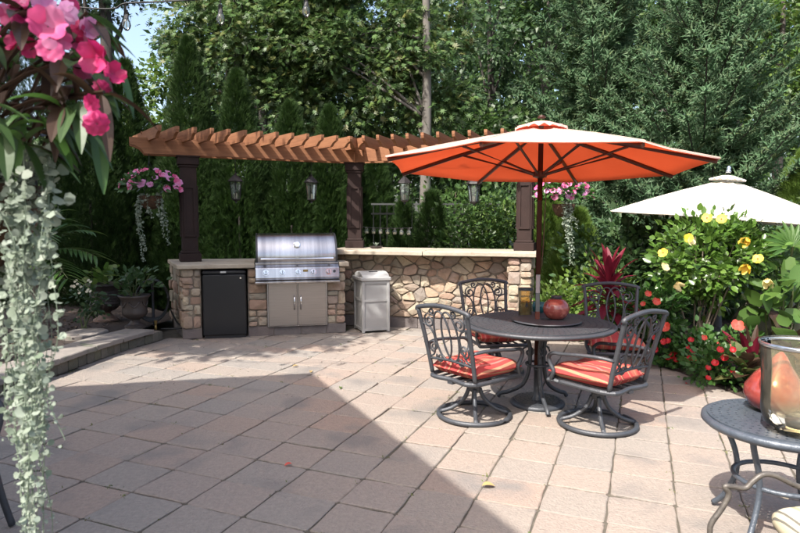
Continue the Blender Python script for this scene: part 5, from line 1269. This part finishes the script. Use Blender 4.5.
# boulder and stones in the bed
def boulder(label, c, r, seed):
    rg = random.Random(seed); mb = MB(); nu, nv = 14, 9
    ph = [rg.uniform(0, 6) for _ in range(6)]
    for i in range(nv):
        v = math.pi * (i + .02) / (nv - .96)
        for j in range(nu):
            u = 2 * math.pi * j / nu; k = 1 + .14 * math.sin(2 * u + ph[0] + v) + .10 * math.sin(3 * v + ph[1] + u) + .06 * math.sin(5 * u + ph[2] - 2 * v)
            mb.v.append(Vector((r[0] * k * math.sin(v) * math.cos(u), r[1] * k * math.sin(v) * math.sin(u), r[2] * k * math.cos(v))))
    for i in range(nv - 1):
        for j in range(nu): mb.f.append([i * nu + j, i * nu + (j + 1) % nu, (i + 1) * nu + (j + 1) % nu, (i + 1) * nu + j])
    o = mb.build('boulder', 'rock', smooth=True, subsurf=1); o.location = c; tag(o, label, 'rock', 'rocks in the flower bed'); return o
q = P(766, 312, 6.5); boulder('mossy tan boulder behind the canna leaves', (q.x, q.y, .33), (.34, .28, .34), 1)
q = P(800, 318, 6.2); boulder('grey boulder beside the paddle leaves', (q.x, q.y, .30), (.26, .25, .30), 2)
# fan palm on the right
c = P(786, 262, 6.25); t = thing('fan_palm', 'fan palm with stiff pleated leaves under the white umbrella edge', 'palm', (c.x, c.y, .05))
RPm = random.Random(3)
def fan(parent, hub, face, R_, n=17, m='leaf_palm'):
    x, y, z = frame_of(face); mb = MB()
    for k in range(n):
        a = math.radians(-115 + 230 * k / (n - 1)) + math.pi / 2; dv = x * math.cos(a) + y * math.sin(a)
        mb.blade(hub, dv + z * .25, R_ * RPm.uniform(.85, 1.05), R_ * .13, .18, .5, 5, side=(z.cross(dv)))
    return mb.build('frond', m, parent, world=True)
for k, (x, y, R_) in enumerate(((793, 246, .33), (780, 266, .26), (808, 258, .32), (799, 280, .28), (774, 288, .22), (790, 298, .24))):
    hb = P(x, y, 5.98 + .08 * (k % 3)); f_ = fan(t, hb, Vector((-.2 + .1 * k, -.85, .5)), R_)
    mb = MB(); mb.tube(smooth_path([(c.x, c.y, .05), Vector((c.x, c.y, hb.z * .5)).lerp(hb, .4), hb], 4), .011, 5); mb.build('stalk', 'stem', f_, world=True)
c = P(782, 297, 5.85); shrub('elephant_ear', 'large round-leaved green plant beneath the fan palm', (c.x, c.y, .72), (.26, .2, .3), 44, .17, 'leaf_tropical', T_ROUND, 97, (c.x, c.y, .05), 9, 'stem', ncl=26, clr=.08)
# background shrubs along the right bed
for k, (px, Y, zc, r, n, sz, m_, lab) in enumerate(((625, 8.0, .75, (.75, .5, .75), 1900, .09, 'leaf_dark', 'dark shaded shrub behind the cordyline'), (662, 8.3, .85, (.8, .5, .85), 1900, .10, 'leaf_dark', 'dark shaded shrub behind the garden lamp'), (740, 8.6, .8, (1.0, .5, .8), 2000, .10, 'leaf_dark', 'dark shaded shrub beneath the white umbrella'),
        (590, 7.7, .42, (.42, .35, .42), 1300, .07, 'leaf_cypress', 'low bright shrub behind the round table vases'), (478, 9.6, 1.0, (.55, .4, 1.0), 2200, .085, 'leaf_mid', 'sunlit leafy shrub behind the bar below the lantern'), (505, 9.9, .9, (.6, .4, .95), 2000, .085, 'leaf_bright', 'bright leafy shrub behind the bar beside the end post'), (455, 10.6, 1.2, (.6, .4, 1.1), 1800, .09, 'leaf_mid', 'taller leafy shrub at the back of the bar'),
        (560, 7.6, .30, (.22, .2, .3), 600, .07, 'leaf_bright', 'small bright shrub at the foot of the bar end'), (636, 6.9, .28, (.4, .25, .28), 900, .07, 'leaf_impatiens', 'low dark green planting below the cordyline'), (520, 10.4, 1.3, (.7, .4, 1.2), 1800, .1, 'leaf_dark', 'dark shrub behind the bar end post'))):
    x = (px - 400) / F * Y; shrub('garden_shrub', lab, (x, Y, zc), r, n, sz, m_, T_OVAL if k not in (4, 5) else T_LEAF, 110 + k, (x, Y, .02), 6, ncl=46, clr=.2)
# garden lamp
q = P(668, 240, 7.0); t = thing('garden_lamp', 'black post lamp standing behind the hibiscus', 'lamp', (q.x, q.y, .05))
mb = MB(); mb.tube([(0, 0, 0), (0, 0, 1.08)], .014, 8); mb.build('post', 'lantern_metal', t)
mb = MB(); mb.lathe([(.02, 1.07), (.05, 1.08), (.045, 1.18), (.10, 1.19), (.075, 1.23), (.03, 1.27), (.012, 1.31), (0, 1.315)], 16); mb.build('lamp_head', 'lantern_metal', t)

# palm with arching fronds in the left bed
c = P(34, 262, 6.9); t = thing('palm_plant', 'palm with arching feathery fronds in the bed behind the retaining wall', 'palm', (c.x, c.y, .14)); RPm.seed(9)
for k, (a, el, L) in enumerate(((-.5, 62, .95), (-.95, 45, .95), (.15, 50, .9), (-.2, 28, .9), (-1.5, 58, .85), (.75, 62, .8), (-2.1, 60, .9), (1.9, 65, .9), (-.65, 12, .85), (2.8, 55, .9), (-.1, 72, 1.0))):
    el = math.radians(el); d = Vector((math.cos(a) * math.cos(el), math.sin(a) * math.cos(el), math.sin(el))); b_ = Vector((c.x, c.y, 1.05)); pth = [b_ + d * (L * f) + UP * (-.42 * L * f * f) for f in [i / 12 for i in range(13)]]
    mb = MB(); sd = d.cross(UP).normalized()
    for i in range(3, 13):
        tg = (pth[i] - pth[i - 1]).normalized()
        for s_ in (-1, 1): mb.blade(pth[i], sd * s_ * .8 + tg * .8 + UP * .15, (.34 if i < 10 else .26) * RPm.uniform(.85, 1.1), .040, .35, .3, 4)
    fo = mb.build('frond', 'leaf_palm', t, world=True); mb = MB(); mb.tube(pth, [.010 * (1 - .7 * i / 12) for i in range(13)], 5); mb.build('rachis', 'stem', fo, world=True)
mb = MB(); mb.tube([(c.x, c.y, .13), (c.x, c.y, 1.08)], [.06, .035], 8); mb.build('trunk', 'bark', t, world=True)
c = P(86, 290, 7.3); wf = shrub('white_flowers', 'small plant with white blossoms beside the large urn', (c.x, c.y, .48), (.18, .15, .2), 260, .06, 'leaf_dark', T_OVAL, 131, (c.x, c.y, .14), 4, 'stem', ncl=14, clr=.08, cat='flowers')
for k in range(14): flower(c + Vector((R0.uniform(-.16, .16), R0.uniform(-.2, -.1), R0.uniform(-.02, .14))), .017, (0, -.8, .6), 'wax', wf, None, 5, .2, k, 'blossom')
c = G(101, 386); 

# ------------------------------------------------------------------ hanging baskets
def strand(parent, pts, n, size, seed, name='trailing_strand', m='leaf_silver'):
    rg = np.random.default_rng(seed); pth = smooth_path(pts, 8); ar = np.array([tuple(q) for q in pth]); mb = MB(); mb.tube(pth, size * .05, 4)
    off_ = root_of(parent).location; o = mb.build(name, m, parent, world=True)
    f = np.sort(rg.uniform(0, len(ar) - 1.01, n)); i = f.astype(int); w_ = (f - i)[:, None]; pos = ar[i] * (1 - w_) + ar[i + 1] * w_ + rg.normal(size=(n, 3)) * size * .28
    d = rg.normal(size=(n, 3)) * [1, 1, .4] + [0, 0, -.35]; s_ = size * rg.uniform(.35, 1.3, n) * (1.1 - .55 * f / len(ar))
    scatter('leaflets', m, o, T_ROUND, pos, d, rg.normal(size=(n, 3)) * .5 + [0, -.6, .5], s_, s_ * .9, kind='stuff')
def far_basket(c, label, top, seed, strands):
    t = thing('hanging_basket', label, 'hanging basket', tuple(c), 0, 'pink flower baskets hung from the pergola'); rg = np.random.default_rng(seed); rn = random.Random(seed)
    mb = MB(); mb.lathe([(.05, -.17), (.10, -.14), (.135, -.07), (.15, 0), (.14, 0)], 18); mb.build('coir_liner', 'coir', t, smooth=True)
    for k in range(3):
        a = k * 2.09 + .4; mb = MB(); mb.tube([(.145 * math.cos(a), .145 * math.sin(a), 0), (0, 0, .45), (0, 0, top - c.z)], .0035, 4); mb.build('hanger_wire', 'wire', t)
    n = 420; v = rg.normal(size=(n, 3)); v /= np.linalg.norm(v, axis=1, keepdims=True); v[:, 2] = np.abs(v[:, 2]) * 1.1 - .25; pos = v * [.36, .34, .22] * (.4 + .6 * rg.uniform(0, 1, (n, 1)) ** .5) + [0, 0, .12]
    scatter('foliage', 'leaf_impatiens', t, T_OVAL, pos, v + rg.normal(size=(n, 3)) * .4, rg.normal(size=(n, 3)) * .4 + [0, -.3, .8], .05, .085, world=False)
    fl = []
    n = 46; v = rg.normal(size=(n, 3)); v /= np.linalg.norm(v, axis=1, keepdims=True); v[:, 1] = -np.abs(v[:, 1]) * .8 + .15; v[:, 2] = np.abs(v[:, 2]) * 1.1 - .2
    hub = bpy.data.objects.new('x', None)
    for k in range(n):
        q = Vector(v[k] * [.40, .38, .25]) + Vector((0, 0, .13)) + c; flower(q, rn.uniform(.034, .046), Vector(v[k]) + Vector((0, -.6, .3)), rn.choice(('petal_pink', 'petal_pink', 'petal_lilac')), t, 'petal_magenta', 5, .15, k, nseg=3)
    bpy.data.objects.remove(hub)
    for k, (dx, dy, L) in enumerate(strands): strand(t, [c + Vector((dx * .8, dy, .02)), c + Vector((dx * 1.15, dy * 1.2, -.2)), c + Vector((dx * 1.2 + .02, dy * 1.2, -L * .6)), c + Vector((dx * 1.1 + .05, dy * 1.15, -L))], int(150 * L), .032, seed * 10 + k)
bl = PL - D1 * .42; far_basket(Vector((bl.x, bl.y - .14, 1.80)), 'pink impatiens basket with silver trailers hung at the pergola end above the urns', ZB + .1, 3, [(-.10, -.11, .82), (-.13, -.05, .62), (-.06, -.13, .70), (.13, -.08, .52), (.16, -.02, .62), (.03, -.14, .28)])
br = PR + D2 * .46; far_basket(Vector((br.x, br.y - .14, 1.70)), 'pink impatiens basket with silver trailers hung behind the orange umbrella pole', ZB + .1, 4, [(.02, -.13, .78), (.05, -.12, .70), (.0, -.14, .62), (-.03, -.13, .5), (.09, -.1, .32)])

# near basket at the left edge
NB = P(-42, 185, 1.12); t = thing('hanging_basket', 'large basket of pink impatiens with bronze leaves and long silver trailers', 'hanging basket', tuple(NB)); RN = random.Random(12)
mb = MB(); mb.lathe([(.04, -.17), (.09, -.14), (.125, -.07), (.14, 0), (.13, 0), (.12, -.02)], 24, NB); mb.build('coir_liner', 'coir', t, world=True, smooth=True)
HK = NB + Vector((0, 0, .62))
for k in range(3):
    a = k * 2.09 + .9; mb = MB(); mb.tube([NB + Vector((.135 * math.cos(a), .135 * math.sin(a), 0)), HK], .0025, 5); mb.build('hanger_wire', 'wire', t, world=True)
sh = thing('shepherd_hook', 'black iron shepherd hook post carrying the bronze-leaved basket', 'hook post', (NB.x - .30, NB.y - .05, 0)); b_ = Vector((NB.x - .30, NB.y - .05, 0))
mb = MB(); mb.tube(smooth_path([b_, b_ + UP * 1.9, b_ + UP * 2.15 + Vector((.04, 0, 0)), b_ + Vector((.16, .02, 2.28)), b_ + Vector((.27, .05, 2.22)), HK + UP * .0 - UP * 0, HK + Vector((.03, 0, .01))], 6), .008, 8); mb.build('rod', 'iron', sh, world=True, smooth=True)
mb = MB(); mb.tube([b_ + Vector((-.12, 0, .02)), b_ + Vector((.12, 0, .02))], .008, 6); mb.tube([b_ + Vector((0, -.12, .02)), b_ + Vector((0, .12, .02))], .008, 6); mb.build('foot', 'iron', sh, world=True)
# leaves: whorls on fleshy stems
tips = [(8, 10), (30, 8), (52, 14), (70, 8), (88, 12), (18, 60), (40, 64), (62, 62), (84, 58), (100, 72), (18, 104), (44, 108), (66, 98), (86, 98), (104, 92), (24, 140), (52, 134), (78, 128), (10, 160), (40, 36), (74, 40), (100, 36), (92, 84), (60, 84), (5, 30), (5, 85), (5, 130), (-20, 20), (-30, 60), (-25, 100), (-60, 40), (-60, 90), (-15, 140), (-45, 130)]
for k, (x, y) in enumerate(tips):
    Yk = 1.12 + RN.uniform(-.16, .16) - .10 * (y > 90); tip = P(x, y, Yk); mb = MB(); b_ = NB + Vector((RN.uniform(-.08, .08), RN.uniform(-.08, .08), .0))
    mb.tube(smooth_path([b_, b_.lerp(tip, .55) + UP * .05, tip], 4), .0035, 5); stm = mb.build('stem', 'leaf_bronze', t, world=True)
    ax = (tip - b_).normalized()
    for j in range(RN.choice((3, 4, 4, 5))):
        a = RN.uniform(0, 6.28); xx_, yy_, zz_ = frame_of(ax); dd = xx_ * math.cos(a) + yy_ * math.sin(a) + ax * RN.uniform(.0, .7) + UP * -.15; mb = MB()
        mb.blade(tip - ax * RN.uniform(0, .03), dd, RN.uniform(.06, .095), RN.uniform(.021, .029), RN.uniform(.25, .6), .35, 7, tip=1.0); mb.build('leaf', RN.choice(('leaf_bronze', 'leaf_impatiens', 'leaf_bronze', 'leaf_dark', 'leaf_dark')), t, world=True)
for k, (x, y, r_, m_, dY) in enumerate(((27, 23, .034, 'petal_magenta', 0), (48, 27, .040, 'petal_pink', -.10), (72, 30, .030, 'petal_magenta', .02), (44, 8, .030, 'petal_lilac', .04), (64, 12, .030, 'petal_lilac', -.02), (70, 4, .026, 'petal_magenta', .06), (50, 50, .030, 'petal_pink', -.06), (99, 58, .040, 'petal_magenta', -.06), (112, 74, .028, 'petal_magenta', -.02),
        (84, 48, .028, 'petal_pink', .04), (92, 104, .024, 'petal_magenta', -.05), (97, 124, .030, 'petal_magenta', -.08), (14, 42, .026, 'petal_magenta', .02), (8, 14, .03, 'petal_pink', .05), (-20, 30, .036, 'petal_pink', -.05), (-40, 60, .036, 'petal_magenta', -.05), (-60, 20, .036, 'petal_pink', 0), (32, 48, .026, 'petal_magenta', .03), (60, 40, .024, 'petal_pink', .0), (86, 30, .028, 'petal_lilac', .03), (22, 4, .03, 'petal_pink', .0), (84, 70, .026, 'petal_pink', .03), (104, 88, .024, 'petal_magenta', .0))):
    p_ = P(x, y, 1.0 + dY); flower(p_, r_ * .64, to_cam(p_) + Vector((RN.uniform(-.9, 1.3), RN.uniform(-.2, .2), RN.uniform(-.2, .8))), m_, t, None, 5, RN.choice((.1, .5, .8, -.4)), k, ph=RN.uniform(0, 1), notch=.14, nseg=8, sub=1)
for k in range(9):       # long leaves hanging below the mound
    x, y = ((95, 150), (60, 120), (22, 150), (74, 108), (40, 150), (10, 120), (84, 96), (50, 96), (112, 88))[k]; p_ = P(x, y - 35, 1.02 + .03 * (k % 4)); mb = MB()
    mb.blade(p_, (RN.uniform(-.2, .9), RN.uniform(-.5, .2), -.9), RN.uniform(.09, .12), .028, .2, .35, 8); mb.build('leaf', 'leaf_bronze' if k % 2 else 'leaf_impatiens', t, world=True)
for k in range(32):      # silver trailers
    x0 = RN.uniform(-30, 52); x1 = 30 + (x0 - 12) * .38 + RN.uniform(-9, 9); yl = RN.choice((300, 380, 440, 500, 560, 600, 620)); Yk = RN.uniform(.96, 1.14)
    strand(t, [P(x0, 150, Yk + .05), P(x0 + 2, 210, Yk), P((x0 + x1) / 2 + RN.uniform(-7, 7), 160 + (yl - 160) * .35, Yk), P(x1 + RN.uniform(-9, 9), 160 + (yl - 160) * .62, Yk - .02), P(x1 + RN.uniform(-9, 12), 160 + (yl - 160) * .82, Yk + .02), P(x1 + RN.uniform(-7, 14), yl, Yk + .01)], int(26 + (yl - 160) * .22), RN.choice((.011, .014, .017)), 300 + k)
